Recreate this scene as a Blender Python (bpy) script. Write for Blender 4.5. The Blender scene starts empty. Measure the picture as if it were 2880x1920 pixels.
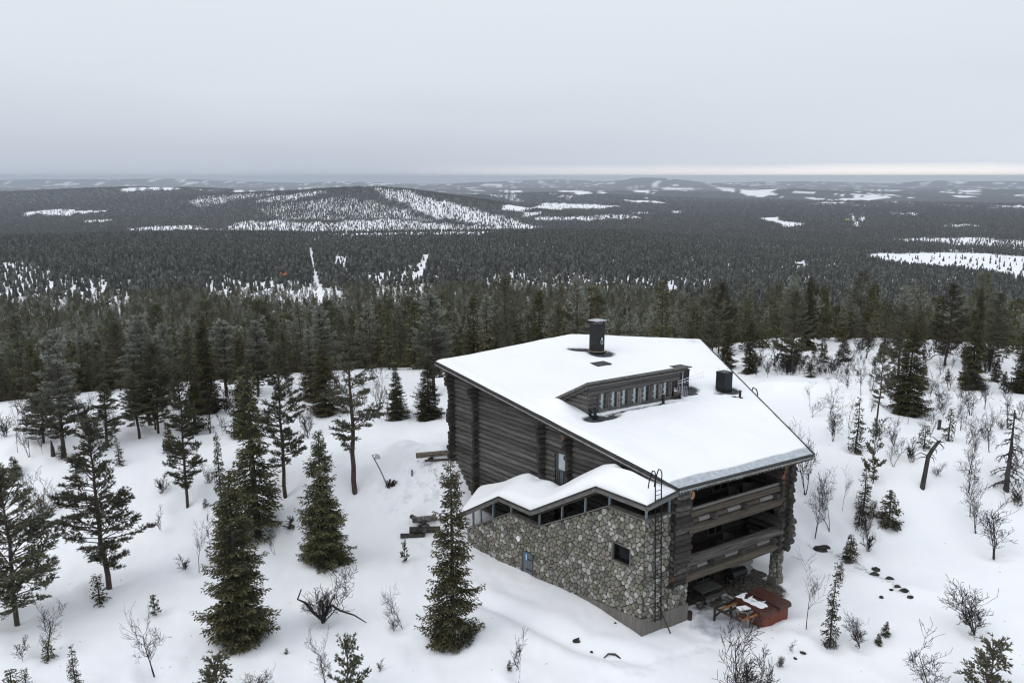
import bpy, math, random
import numpy as np
from mathutils import Vector, Matrix

# ------------------------------------------------------------------ camera, world, sun
SC = bpy.context.scene
COL = SC.collection
R_ = math.radians
CAM_Z = 27.83
FPX, CXP, CYP, HYP = 2217.0, 1440.0, 960.0, 497.0          # focal length and horizon of the drone picture, in its own pixels
PITCH = math.atan((CYP - HYP) / FPX)
cam_d = bpy.data.cameras.new('camera')
cam_d.lens = 36.0 * FPX / 2880.0
cam_d.sensor_width = 36.0
cam_d.clip_start = 0.5
cam_d.clip_end = 120000.0
cam = bpy.data.objects.new('camera', cam_d)
COL.objects.link(cam)
cam.location = (0, 0, CAM_Z)
cam.rotation_euler = (math.pi / 2 - PITCH, 0, 0)
SC.camera = cam

SUN_EL, SUN_AZ = R_(42), R_(-115)                             # weak light from the upper left, through cloud
world = bpy.data.worlds.new('World')
SC.world = world
world.use_nodes = True
wt = world.node_tree
wn, wl = wt.nodes, wt.links
wn.clear()
wo = wn.new('ShaderNodeOutputWorld')
bg_sky = wn.new('ShaderNodeBackground'); bg_cloud = wn.new('ShaderNodeBackground')
sky = wn.new('ShaderNodeTexSky'); sky.sky_type = 'NISHITA'; sky.sun_disc = False
sky.sun_elevation = SUN_EL; sky.sun_rotation = SUN_AZ; sky.air_density = 1.5; sky.dust_density = 4.0
bg_sky.inputs[1].default_value = 0.05
wl.new(sky.outputs[0], bg_sky.inputs[0])
tc = wn.new('ShaderNodeTexCoord')
sep = wn.new('ShaderNodeSeparateXYZ'); wl.new(tc.outputs['Generated'], sep.inputs[0])
def wmath(op, a, b=None, clamp=False):
    n = wn.new('ShaderNodeMath'); n.operation = op; n.use_clamp = clamp
    for i, v in enumerate((a, b)):
        if v is None: continue
        if isinstance(v, (int, float)): n.inputs[i].default_value = v
        else: wl.new(v, n.inputs[i])
    return n.outputs[0]
ramp = wn.new('ShaderNodeValToRGB')
cr = ramp.color_ramp
stops = [(0.0, (0.575, 0.627, 0.72)), (0.03, (0.605, 0.655, 0.745)), (0.07, (0.68, 0.728, 0.808)), (0.12, (0.75, 0.805, 0.875)), (0.21, (0.80, 0.855, 0.925)),
         (0.38, (0.86, 0.905, 0.97)), (1.0, (1.0, 1.04, 1.10))]
cr.elements[0].position = 0.0; cr.elements[0].color = (*stops[0][1], 1)
cr.elements[1].position = 1.0; cr.elements[1].color = (*stops[-1][1], 1)
for p, c in stops[1:-1]:
    e = cr.elements.new(p); e.color = (*c, 1)
# soft, broad unevenness of the cloud deck
mp = wn.new('ShaderNodeMapping'); mp.inputs['Scale'].default_value = (1.2, 1.2, 7.0)
wl.new(tc.outputs['Generated'], mp.inputs[0])
nz = wn.new('ShaderNodeTexNoise'); nz.inputs['Scale'].default_value = 1.6; nz.inputs['Detail'].default_value = 5.0
nz.inputs['Roughness'].default_value = 0.5
wl.new(mp.outputs[0], nz.inputs['Vector'])
zz = wmath('ADD', sep.outputs[2], wmath('MULTIPLY', wmath('SUBTRACT', nz.outputs['Fac'], 0.5), 0.085))
zz = wmath('MAXIMUM', zz, 0.0)
wl.new(zz, ramp.inputs[0])
# the break in the cloud low over the horizon to the right (where the low winter sun stands behind it)
xr = wmath('ADD', wmath('MULTIPLY', sep.outputs[0], 1.7), 0.28, True)
band_h = wmath('ADD', wmath('MULTIPLY', nz.outputs['Fac'], 0.030), 0.002)
low = wmath('SUBTRACT', 1.0, wmath('DIVIDE', wmath('MAXIMUM', sep.outputs[2], 0.0), band_h), True)
low = wmath('POWER', low, 0.9)
fac = wmath('MULTIPLY', wmath('MULTIPLY', low, xr, True), wmath('GREATER_THAN', sep.outputs[1], 0.0))
# the deck is thinner, and so brighter, towards the right
side = wmath('ADD', wmath('MULTIPLY', sep.outputs[0], 1.4), 0.25, True)
side = wmath('MULTIPLY', wmath('MULTIPLY', side, wmath('SUBTRACT', 1.0, wmath('MULTIPLY', sep.outputs[2], 8.0), True)), 0.9)
mixs = wn.new('ShaderNodeMix'); mixs.data_type = 'RGBA'
wl.new(side, mixs.inputs[0]); wl.new(ramp.outputs[0], mixs.inputs[6]); mixs.inputs[7].default_value = (0.84, 0.895, 0.965, 1)
mixg = wn.new('ShaderNodeMix'); mixg.data_type = 'RGBA'
wl.new(fac, mixg.inputs[0]); wl.new(mixs.outputs[2], mixg.inputs[6])
mixg.inputs[7].default_value = (1.62, 1.45, 1.33, 1)
wl.new(mixg.outputs[2], bg_cloud.inputs[0]); bg_cloud.inputs[1].default_value = 0.97
mixw = wn.new('ShaderNodeMixShader'); mixw.inputs[0].default_value = 0.94   # overcast: the cloud hides nearly all of the clear sky
wl.new(bg_sky.outputs[0], mixw.inputs[1]); wl.new(bg_cloud.outputs[0], mixw.inputs[2])
wl.new(mixw.outputs[0], wo.inputs[0])

sun_d = bpy.data.lights.new('sun', 'SUN'); sun_d.energy = 0.72; sun_d.angle = R_(40); sun_d.color = (1.0, 0.975, 0.94)
sun = bpy.data.objects.new('sun', sun_d); COL.objects.link(sun)
sd = Vector((math.cos(SUN_EL) * math.sin(SUN_AZ), math.cos(SUN_EL) * math.cos(SUN_AZ), math.sin(SUN_EL)))
sun.rotation_euler = (-sd).to_track_quat('-Z', 'Y').to_euler()
SC.view_settings.view_transform = 'Standard'
SC.view_settings.look = 'None'
SC.view_settings.exposure = 0.06
SC.view_settings.gamma = 1.0
SC.view_settings.use_curve_mapping = False
SC.render.engine = 'CYCLES'
SC.cycles.use_denoising = True
SC.cycles.use_adaptive_sampling = False
SC.cycles.max_bounces = 6
SC.cycles.diffuse_bounces = 5
SC.cycles.glossy_bounces = 2
SC.cycles.transmission_bounces = 2
SC.cycles.volume_bounces = 0
SC.cycles.caustics_reflective = False
SC.cycles.caustics_refractive = False
SC.cycles.filter_width = 1.2

rng = np.random.RandomState(11)

# ------------------------------------------------------------------ helpers
def mesh_np(name, V, tris=None, quads=None, attrs=None, mats=None, midx=None, smooth=False):
    V = np.asarray(V, dtype=np.float32).reshape(-1, 3)
    nt = 0 if tris is None else len(tris); nq = 0 if quads is None else len(quads)
    me = bpy.data.meshes.new(name)
    me.vertices.add(len(V)); me.vertices.foreach_set('co', V.ravel())
    li = []
    if nt: li.append(np.asarray(tris, dtype=np.int32).ravel())
    if nq: li.append(np.asarray(quads, dtype=np.int32).ravel())
    if li:
        li = np.concatenate(li)
        me.loops.add(len(li)); me.loops.foreach_set('vertex_index', li)
        me.polygons.add(nt + nq)
        st = np.concatenate([np.arange(nt) * 3, nt * 3 + np.arange(nq) * 4]).astype(np.int32)
        me.polygons.foreach_set('loop_start', st)
        if midx is not None: me.polygons.foreach_set('material_index', np.asarray(midx, dtype=np.int32))
        me.polygons.foreach_set('use_smooth', np.full(nt + nq, bool(smooth)))
    if attrs:
        for k, a in attrs.items():
            at_ = me.attributes.new(k, 'FLOAT', 'POINT')
            at_.data.foreach_set('value', np.asarray(a, dtype=np.float32))
    for m in (mats or []): me.materials.append(m)
    me.update(calc_edges=True)
    return me

def obj(name, me, parent=None, loc=None, rot=None, scale=None, **props):
    o = bpy.data.objects.new(name, me); COL.objects.link(o)
    if parent is not None: o.parent = parent
    if loc is not None: o.location = loc
    if rot is not None: o.rotation_euler = rot
    if scale is not None: o.scale = scale
    for k, v in props.items(): o[k] = v
    return o

def thing(name, label, cat, loc=(0, 0, 0), rotz=0.0, scale=None, group=None, me=None):
    o = obj(name, me, None, loc, (0, 0, rotz), scale)
    o['label'] = label; o['category'] = cat
    if group: o['group'] = group
    return o

class MB:
    """collects simple shapes into one mesh"""
    def __init__(s): s.v = []; s.f = []; s.m = []
    def face_add(s, vs, fs, m=0):
        b = len(s.v); s.v += [tuple(map(float, p)) for p in vs]
        for f in fs: s.f.append([b + i for i in f]); s.m.append(m)
    def box8(s, P, m=0):                 # P: 4 bottom corners then 4 top corners, same order
        s.face_add(P, [(3, 2, 1, 0), (4, 5, 6, 7), (0, 1, 5, 4), (1, 2, 6, 5), (2, 3, 7, 6), (3, 0, 4, 7)], m)
    def box(s, c, sx, sy, sz, ax=None, ay=None, m=0):
        c = np.array(c, float); ax = np.array(ax if ax is not None else (1, 0, 0), float); ay = np.array(ay if ay is not None else (0, 1, 0), float)
        az = np.cross(ax, ay); az /= np.linalg.norm(az)
        P = []
        for k in (-.5, .5):
            for i, j in ((-.5, -.5), (.5, -.5), (.5, .5), (-.5, .5)):
                P.append(c + ax * sx * i + ay * sy * j + az * sz * k)
        s.box8(P, m)
    def bar(s, p0, p1, w, h, up=(0, 0, 1), m=0):
        p0 = np.array(p0, float); p1 = np.array(p1, float); d = p1 - p0; L = np.linalg.norm(d); d /= L
        up = np.array(up, float); up = up if np.linalg.norm(np.cross(d, up)) > .05 else np.array([-.669, .743, 0.]); sd_ = np.cross(d, up); sd_ /= np.linalg.norm(sd_); u2 = np.cross(sd_, d)
        P = []
        for e in (p0, p1):
            for i, j in ((-.5, -.5), (.5, -.5), (.5, .5), (-.5, .5)): P.append(e + sd_ * w * i + u2 * h * j)
        s.box8(P, m)
    def tube(s, pts, rad, n=6, cap=True, m=0):
        pts = [np.array(p, float) for p in pts]
        rad = rad if hasattr(rad, '__len__') else [rad] * len(pts)
        b = len(s.v); prev = None
        for i, p in enumerate(pts):
            d = (pts[min(i + 1, len(pts) - 1)] - pts[max(i - 1, 0)]); d = d / (np.linalg.norm(d) + 1e-9)
            if prev is None:
                a = np.cross(d, (0, 0, 1.0))
                if np.linalg.norm(a) < .1: a = np.cross(d, (0, 1.0, 0))
            else: a = prev - d * np.dot(prev, d)
            a = a / np.linalg.norm(a); prev = a; c = np.cross(d, a)
            for k in range(n):
                t = 2 * math.pi * k / n
                s.v.append(tuple(p + (a * math.cos(t) + c * math.sin(t)) * rad[i]))
        for i in range(len(pts) - 1):
            for k in range(n):
                k2 = (k + 1) % n
                s.f.append([b + i * n + k, b + i * n + k2, b + (i + 1) * n + k2, b + (i + 1) * n + k]); s.m.append(m)
        if cap:
            s.f.append([b + k for k in range(n)][::-1]); s.m.append(m)
            s.f.append([b + (len(pts) - 1) * n + k for k in range(n)]); s.m.append(m)
    def mesh(s, name, mats, smooth=False, attrs=None):
        me = bpy.data.meshes.new(name)
        me.from_pydata(s.v, [], s.f)
        for m in (mats if isinstance(mats, (list, tuple)) else [mats]): me.materials.append(m)
        me.polygons.foreach_set('material_index', s.m)
        if smooth: me.polygons.foreach_set('use_smooth', [True] * len(s.f))
        for k, a in (attrs or {}).items():
            t = me.attributes.new(k, 'FLOAT', 'POINT'); t.data.foreach_set('value', a)
        me.update()
        return me

# value noise for shaping
def _hash(ix, iy, seed):
    h = (ix.astype(np.int64) * 374761393 + iy.astype(np.int64) * 668265263 + seed * 974711) & 0xffffffff
    h = ((h ^ (h >> 13)) * 1274126177) & 0xffffffff
    return ((h ^ (h >> 16)) & 0xffff) / 65535.0
def vnoise(x, y, seed=0):
    x = np.asarray(x, float); y = np.asarray(y, float)
    ix = np.floor(x); iy = np.floor(y); fx = x - ix; fy = y - iy
    fx = fx * fx * (3 - 2 * fx); fy = fy * fy * (3 - 2 * fy)
    a = _hash(ix, iy, seed); b = _hash(ix + 1, iy, seed); c = _hash(ix, iy + 1, seed); d = _hash(ix + 1, iy + 1, seed)
    return (a * (1 - fx) + b * fx) * (1 - fy) + (c * (1 - fx) + d * fx) * fy
def fbm(x, y, seed=0, oct=4):
    s = 0; a = .5; t = 0
    for o in range(oct):
        s = s + a * vnoise(x * 2 ** o + 7.3 * o, y * 2 ** o - 3.1 * o, seed + o); t += a; a *= .5
    return s / t
def sstep(a, b, x):
    t = np.clip((np.asarray(x, float) - a) / (b - a), 0, 1); return t * t * (3 - 2 * t)

# ------------------------------------------------------------------ materials
def mat(name, col=(.5, .5, .5), rough=.8, noise=None, col2=None, nscale=5., stretch=(1, 1, 1), bump=0., bscale=None, coords='Object',
        rand=0., metallic=0., spec=.3, attr_mix=None, detail=6., contrast=(.35, .65), col3=None, n3scale=1.5, c3=(.55, .7)):
    m = bpy.data.materials.new(name); m.use_nodes = True
    N = m.node_tree.nodes; L = m.node_tree.links
    b = N['Principled BSDF']; b.inputs['Roughness'].default_value = rough; b.inputs['Metallic'].default_value = metallic
    b.inputs['Specular IOR Level'].default_value = spec
    b.inputs['Base Color'].default_value = (*col, 1)
    cur = None
    tcn = N.new('ShaderNodeTexCoord'); mpn = N.new('ShaderNodeMapping'); mpn.inputs['Scale'].default_value = stretch
    if coords == 'World':
        g = N.new('ShaderNodeNewGeometry'); L.new(g.outputs['Position'], mpn.inputs[0])
    else: L.new(tcn.outputs[coords], mpn.inputs[0])
    oi = N.new('ShaderNodeObjectInfo')
    ad = N.new('ShaderNodeVectorMath'); ad.operation = 'ADD'
    mu = N.new('ShaderNodeMath'); mu.operation = 'MULTIPLY'; mu.inputs[1].default_value = 97.0
    L.new(oi.outputs['Random'], mu.inputs[0]); L.new(mpn.outputs[0], ad.inputs[0]); L.new(mu.outputs[0], ad.inputs[1])
    if coords == 'World': ad = mpn
    def noise_fac(sc, lo, hi, det=detail):
        n = N.new('ShaderNodeTexNoise'); n.inputs['Scale'].default_value = sc; n.inputs['Detail'].default_value = det; n.inputs['Roughness'].default_value = .6
        L.new(ad.outputs[0], n.inputs['Vector'])
        r = N.new('ShaderNodeMapRange'); r.inputs[1].default_value = lo; r.inputs[2].default_value = hi
        L.new(n.outputs['Fac'], r.inputs[0]); return r.outputs[0], n.outputs['Fac']
    def mix(f, a, bcol):
        x = N.new('ShaderNodeMix'); x.data_type = 'RGBA'
        L.new(f, x.inputs[0])
        if isinstance(a, tuple): x.inputs[6].default_value = (*a, 1)
        else: L.new(a, x.inputs[6])
        if isinstance(bcol, tuple): x.inputs[7].default_value = (*bcol, 1)
        else: L.new(bcol, x.inputs[7])
        return x.outputs[2]
    if col2 is not None:
        f, _ = noise_fac(nscale, *contrast); cur = mix(f, col, col2)
    if col3 is not None:
        f, _ = noise_fac(n3scale, *c3); cur = mix(f, cur if cur is not None else col, col3)
    if attr_mix:
        for an, acol in attr_mix:
            a = N.new('ShaderNodeAttribute'); a.attribute_name = an
            cur = mix(a.outputs['Fac'], cur if cur is not None else col, acol)
    if rand > 0:
        hs = N.new('ShaderNodeHueSaturation'); hs.inputs['Saturation'].default_value = 1.0
        r = N.new('ShaderNodeMapRange'); r.inputs[3].default_value = 1 - rand; r.inputs[4].default_value = 1 + rand
        L.new(oi.outputs['Random'], r.inputs[0]); L.new(r.outputs[0], hs.inputs['Value'])
        if cur is not None: L.new(cur, hs.inputs['Color'])
        else: hs.inputs['Color'].default_value = (*col, 1)
        cur = hs.outputs[0]
    if cur is not None: L.new(cur, b.inputs['Base Color'])
    if bump > 0:
        n = N.new('ShaderNodeTexNoise'); n.inputs['Scale'].default_value = bscale or nscale * 2; n.inputs['Detail'].default_value = 5
        L.new(ad.outputs[0], n.inputs['Vector'])
        bp = N.new('ShaderNodeBump'); bp.inputs['Strength'].default_value = 1.0; bp.inputs['Distance'].default_value = bump
        L.new(n.outputs['Fac'], bp.inputs['Height']); L.new(bp.outputs[0], b.inputs['Normal'])
    m['n'] = 1
    return m

M = {}
M['log'] = mat('weathered_log', (.045, .041, .038), .85, col2=(.20, .190, .180), nscale=1.0, stretch=(4.0, 7, 7), bump=.12, bscale=2.2, rand=.42, contrast=(.38, .62), col3=(.04, .035, .032), n3scale=.42, c3=(.56, .68))
M['log_end'] = mat('log_end_grain', (.016, .014, .013), .9, col2=(.05, .042, .036), nscale=3., rand=.4)
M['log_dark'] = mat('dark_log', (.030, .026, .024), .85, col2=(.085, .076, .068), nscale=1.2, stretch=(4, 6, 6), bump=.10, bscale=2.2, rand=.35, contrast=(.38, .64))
M['log_brown'] = mat('brown_log', (.050, .040, .031), .8, col2=(.20, .170, .135), nscale=1.2, stretch=(3, 9, 9), bump=.10, bscale=2.4, rand=.25, contrast=(.36, .66), col3=(.24, .10, .035), n3scale=.9, c3=(.64, .72))
M['end_orange'] = mat('fresh_log_end', (.17, .075, .032), .8, col2=(.035, .022, .016), nscale=2.5, rand=.5)
M['end_light'] = mat('pale_log_end', (.36, .20, .11), .8, col2=(.22, .11, .06), nscale=3.0)
M['board'] = mat('grey_board', (.085, .082, .076), .8, col2=(.17, .165, .155), nscale=2., stretch=(1, 1, 8), bump=.004, bscale=8, rand=.15)
M['board_light'] = mat('pale_grey_board', (.20, .195, .185), .8, col2=(.32, .315, .30), nscale=3., bump=.003, rand=.1)
M['fascia'] = mat('dark_roof_edge', (.018, .018, .019), .6, col2=(.05, .05, .05), nscale=4.)
M['black_metal'] = mat('black_sheet_metal', (.008, .009, .010), .45, col2=(.018, .019, .021), nscale=2.5, spec=.3)
M['log_pale'] = mat('pale_weathered_log', (.085, .080, .076), .85, col2=(.22, .212, .205), nscale=1.0, stretch=(3, 6, 6), bump=.1, bscale=2.2, rand=.2, contrast=(.38, .62))  # brighter copy of the log colour, makes up for shade on the dormer
M['metal_cap'] = mat('grey_sheet_metal', (.50, .51, .55), .6, col2=(.36, .37, .40), nscale=3.)
M['membrane'] = mat('dark_roofing_felt', (.03, .032, .035), .9, col2=(.08, .083, .088), nscale=2., bump=.02, bscale=6)
M['steel_post'] = mat('grey_blue_painted_post', (.17, .21, .225), .6, rand=.1)
M['ladder'] = mat('dark_painted_steel', (.010, .010, .011), .6, spec=.1)
M['concrete'] = mat('board_marked_concrete', (.125, .115, .105), .9, col2=(.21, .197, .178), nscale=2.2, stretch=(2.2, 2.2, .25), bump=.01, coords='World', contrast=(.3, .7), col3=(.12, .11, .10), n3scale=1.2, c3=(.56, .75))
M['mortar'] = mat('dark_mortar', (.045, .042, .036), .95, col2=(.085, .08, .07), nscale=6., bump=.01, coords='World')
M['glass_dark'] = mat('dark_window_glass', (.008, .009, .010), .12, spec=.12)
M['glass_sky'] = mat('pale_frosted_glass', (.36, .45, .47), .25, col2=(.46, .53, .54), nscale=2., spec=.6)
M['frame'] = mat('grey_window_frame', (.075, .08, .08), .7)
M['blue_grey_wood'] = mat('blue_grey_door_boards', (.15, .175, .19), .75, col2=(.09, .10, .11), nscale=3., stretch=(8, 8, .5))
M['sign_blue'] = mat('blue_sign', (.02, .22, .55), .5)
M['white_paint'] = mat('white_enamel', (.75, .76, .77), .4)
M['tub_side'] = mat('red_brown_panel', (.20, .056, .030), .6, col2=(.13, .038, .022), nscale=3., bump=.004)
M['tub_cover'] = mat('dark_red_vinyl', (.040, .012, .007), .5, col2=(.075, .022, .013), nscale=2.4, bump=.01, spec=.5)
M['wood_orange'] = mat('fresh_orange_timber', (.36, .15, .045), .7, col2=(.22, .09, .03), nscale=4.)
M['wood_dark'] = mat('dark_wet_timber', (.022, .017, .013), .7, col2=(.045, .033, .024), nscale=4.)
M['wood_grey'] = mat('grey_dry_timber', (.11, .105, .10), .85, col2=(.22, .21, .20), nscale=4., bump=.004)
M['rock'] = mat('dark_rock', (.018, .018, .015), .9, col2=(.055, .053, .045), nscale=3., bump=.05)
M['bark_pine'] = mat('pine_bark', (.042, .032, .027), .9, col2=(.085, .065, .052), nscale=6., stretch=(1, 1, .4), bump=.02)
M['bark_spruce'] = mat('spruce_bark', (.030, .026, .024), .9, col2=(.060, .052, .046), nscale=6., bump=.02)
M['bark_birch'] = mat('birch_bark', (.022, .018, .017), .85, col2=(.055, .047, .044), nscale=3., rand=.25)
M['bark_dead'] = mat('dead_grey_wood', (.026, .022, .021), .9, col2=(.065, .058, .055), nscale=4., stretch=(1, 1, .3), bump=.02)
M['chair_shell'] = mat('brown_grey_chair_shell', (.055, .045, .045), .7)
M['block'] = mat('pale_grey_block', (.26, .26, .245), .9, col2=(.34, .34, .32), nscale=5.)
M['plastic_orange'] = mat('orange_machine_paint', (.75, .28, .04), .5)
M['yellow'] = mat('yellow_green_paint', (.62, .70, .10), .5)
M['blue_post'] = mat('blue_marker_paint', (.02, .09, .40), .5)
M['rope'] = mat('pale_rope', (.45, .38, .24), .8)
M['tarp_grey'] = mat('dull_grey_green_wood', (.075, .078, .068), .8, col2=(.11, .112, .10), nscale=3.)

def snow_mat(name, extra=None, ice=False, bump=.02):
    m = bpy.data.materials.new(name); m.use_nodes = True
    N = m.node_tree.nodes; L = m.node_tree.links; b = N['Principled BSDF']
    b.inputs['Roughness'].default_value = .75; b.inputs['Specular IOR Level'].default_value = .15
    g = N.new('ShaderNodeNewGeometry')
    n1 = N.new('ShaderNodeTexNoise'); n1.inputs['Scale'].default_value = .18; n1.inputs['Detail'].default_value = 6
    L.new(g.outputs['Position'], n1.inputs['Vector'])
    mx = N.new('ShaderNodeMix'); mx.data_type = 'RGBA'; mx.inputs[6].default_value = (.87, .89, .93, 1); mx.inputs[7].default_value = (.92, .93, .955, 1)
    r = N.new('ShaderNodeMapRange'); r.inputs[1].default_value = .35; r.inputs[2].default_value = .65
    L.new(n1.outputs['Fac'], r.inputs[0]); L.new(r.outputs[0], mx.inputs[0])
    cur = mx.outputs[2]
    for an, acol, sc, w in (extra or []):
        a = N.new('ShaderNodeAttribute'); a.attribute_name = an
        nn = N.new('ShaderNodeTexNoise'); nn.inputs['Scale'].default_value = sc; nn.inputs['Detail'].default_value = 7; nn.inputs['Roughness'].default_value = .65
        L.new(g.outputs['Position'], nn.inputs['Vector'])
        s1 = N.new('ShaderNodeMath'); s1.operation = 'SUBTRACT'; L.new(nn.outputs['Fac'], s1.inputs[0]); s1.inputs[1].default_value = .5
        s2 = N.new('ShaderNodeMath'); s2.operation = 'MULTIPLY'; L.new(s1.outputs[0], s2.inputs[0]); s2.inputs[1].default_value = w * 2
        s3 = N.new('ShaderNodeMath'); s3.operation = 'ADD'; L.new(a.outputs['Fac'], s3.inputs[0]); L.new(s2.outputs[0], s3.inputs[1])
        rr = N.new('ShaderNodeMapRange'); rr.inputs[1].default_value = .5 - .16 * (1 if w > 0 else 3); rr.inputs[2].default_value = .5 + .16 * (1 if w > 0 else 3)
        if w == 0: rr.inputs[1].default_value = 0; rr.inputs[2].default_value = 1
        L.new(s3.outputs[0], rr.inputs[0])
        x = N.new('ShaderNodeMix'); x.data_type = 'RGBA'; L.new(rr.outputs[0], x.inputs[0]); L.new(cur, x.inputs[6])
        if len(acol) == 2:
            y = N.new('ShaderNodeMix'); y.data_type = 'RGBA'; y.inputs[6].default_value = (*acol[0], 1); y.inputs[7].default_value = (*acol[1], 1)
            n4 = N.new('ShaderNodeTexNoise'); n4.inputs['Scale'].default_value = sc * 1.7; n4.inputs['Detail'].default_value = 6
            L.new(g.outputs['Position'], n4.inputs['Vector']); r4 = N.new('ShaderNodeMapRange'); r4.inputs[1].default_value = .35; r4.inputs[2].default_value = .65
            L.new(n4.outputs['Fac'], r4.inputs[0]); L.new(r4.outputs[0], y.inputs[0]); L.new(y.outputs[2], x.inputs[7])
        else: x.inputs[7].default_value = (*acol, 1)
        cur = x.outputs[2]
    L.new(cur, b.inputs['Base Color'])
    n2 = N.new('ShaderNodeTexNoise'); n2.inputs['Scale'].default_value = 1.3; n2.inputs['Detail'].default_value = 6; n2.inputs['Roughness'].default_value = .62
    L.new(g.outputs['Position'], n2.inputs['Vector'])
    bp = N.new('ShaderNodeBump'); bp.inputs['Strength'].default_value = 1; bp.inputs['Distance'].default_value = bump * 4
    L.new(n2.outputs['Fac'], bp.inputs['Height']); L.new(bp.outputs[0], b.inputs['Normal'])
    return m
M['snow'] = snow_mat('snow')
M['snow_roof'] = snow_mat('roof_snow', [('ice', ((.36, .40, .44), (.50, .54, .58)), 2.2, .07), ('bare', ((.030, .032, .036), (.085, .09, .095)), 2.2, .30)], bump=.006)
M['snow_ground'] = snow_mat('ground_snow', [('forest', ((.036, .040, .040), (.075, .080, .082)), .02, 0.0), ('dirt_shade', ((.030, .025, .022), (.13, .115, .10)), 2.6, .55), ('slush', ((.40, .42, .47), (.60, .62, .67)), 1.4, .4)], bump=.006)

def foliage_mat(name, c1, c2, frost=(.47, .50, .46), fr=1.0, vr=(.72, 1.28)):
    m = bpy.data.materials.new(name); m.use_nodes = True
    N = m.node_tree.nodes; L = m.node_tree.links; b = N['Principled BSDF']
    b.inputs['Roughness'].default_value = .8; b.inputs['Specular IOR Level'].default_value = .12
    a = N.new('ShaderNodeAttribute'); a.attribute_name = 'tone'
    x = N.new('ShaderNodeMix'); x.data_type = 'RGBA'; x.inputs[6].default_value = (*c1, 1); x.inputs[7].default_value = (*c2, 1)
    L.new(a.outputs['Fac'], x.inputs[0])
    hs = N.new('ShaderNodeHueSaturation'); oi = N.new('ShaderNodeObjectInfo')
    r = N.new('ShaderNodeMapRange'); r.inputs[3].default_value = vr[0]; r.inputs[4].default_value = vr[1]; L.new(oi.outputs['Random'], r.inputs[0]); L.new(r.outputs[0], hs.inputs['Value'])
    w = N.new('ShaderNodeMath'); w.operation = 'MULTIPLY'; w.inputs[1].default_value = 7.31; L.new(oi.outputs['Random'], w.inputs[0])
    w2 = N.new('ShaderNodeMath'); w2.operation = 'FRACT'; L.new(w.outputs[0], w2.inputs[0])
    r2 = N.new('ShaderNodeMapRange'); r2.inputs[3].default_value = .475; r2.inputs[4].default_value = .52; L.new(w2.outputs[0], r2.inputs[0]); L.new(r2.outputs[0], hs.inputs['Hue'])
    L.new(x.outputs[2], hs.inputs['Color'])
    f = N.new('ShaderNodeAttribute'); f.attribute_name = 'frost'
    fm = N.new('ShaderNodeMath'); fm.operation = 'MULTIPLY'; fm.inputs[1].default_value = fr; L.new(f.outputs['Fac'], fm.inputs[0])
    y = N.new('ShaderNodeMix'); y.data_type = 'RGBA'; y.inputs[7].default_value = (*frost, 1); L.new(hs.outputs[0], y.inputs[6]); L.new(fm.outputs[0], y.inputs[0])
    L.new(y.outputs[2], b.inputs['Base Color'])
    return m
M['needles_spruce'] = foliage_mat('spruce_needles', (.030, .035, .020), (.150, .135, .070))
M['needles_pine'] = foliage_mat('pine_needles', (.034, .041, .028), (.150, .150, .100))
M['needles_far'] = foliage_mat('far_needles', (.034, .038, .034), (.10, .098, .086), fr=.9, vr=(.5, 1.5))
M['twigs'] = mat('birch_twigs', (.015, .011, .011), .85, col2=(.036, .029, .028), nscale=2., rand=.3)
# ------------------------------------------------------------------ the lodge's own axes (measured on the photograph)
C0 = np.array([8.0497, 44.2742, 0.0])
A1, A2 = R_(-42.01), R_(58.11)
D1 = np.array([math.sin(A1), math.cos(A1), 0.0]); D2 = np.array([math.sin(A2), math.cos(A2), 0.0]); UP = np.array([0, 0, 1.0])
NLo = np.array([-D1[1], D1[0], 0.0])            # outward normal of the long left wall
NRo = np.array([D2[1], -D2[0], 0.0])            # outward normal of the balcony front
def W(u, v, z): return C0 + D1 * u + D2 * v + UP * z
_M = np.linalg.inv(np.stack([D1[:2], D2[:2]], 1))
def UV(x, y):
    q = np.stack([np.asarray(x, float) - C0[0], np.asarray(y, float) - C0[1]]); s = np.tensordot(_M, q, 1); return s[0], s[1]
def zroof(u, v): return 9.4185 + .149 * u - .0152 * v

# ------------------------------------------------------------------ ground height
TL = np.array([(0, -23.3), (95, -23.3), (130, -32), (200, -50), (300, -66), (450, -76), (600, -84), (900, -100), (1300, -115), (1700, -126), (2000, -135),
               (2300, -155), (2800, -215), (3100, -225), (90000, -225)], float)
TR = np.array([(0, -23.3), (116, -23.3), (150, -33), (200, -47), (300, -66), (450, -86), (700, -107), (1000, -125), (1400, -145), (1800, -160), (2200, -175),
               (2800, -210), (3100, -225), (90000, -225)], float)
def seg_dist(x, y, pts):
    best = np.full(np.shape(x), 1e9)
    for (ax, ay), (bx, by) in zip(pts[:-1], pts[1:]):
        dx, dy = bx - ax, by - ay; t = np.clip(((x - ax) * dx + (y - ay) * dy) / (dx * dx + dy * dy), 0, 1)
        best = np.minimum(best, np.hypot(x - ax - t * dx, y - ay - t * dy))
    return best
WELLS = []      # (x, y, radius, depth) hollows round the big trees
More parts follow.
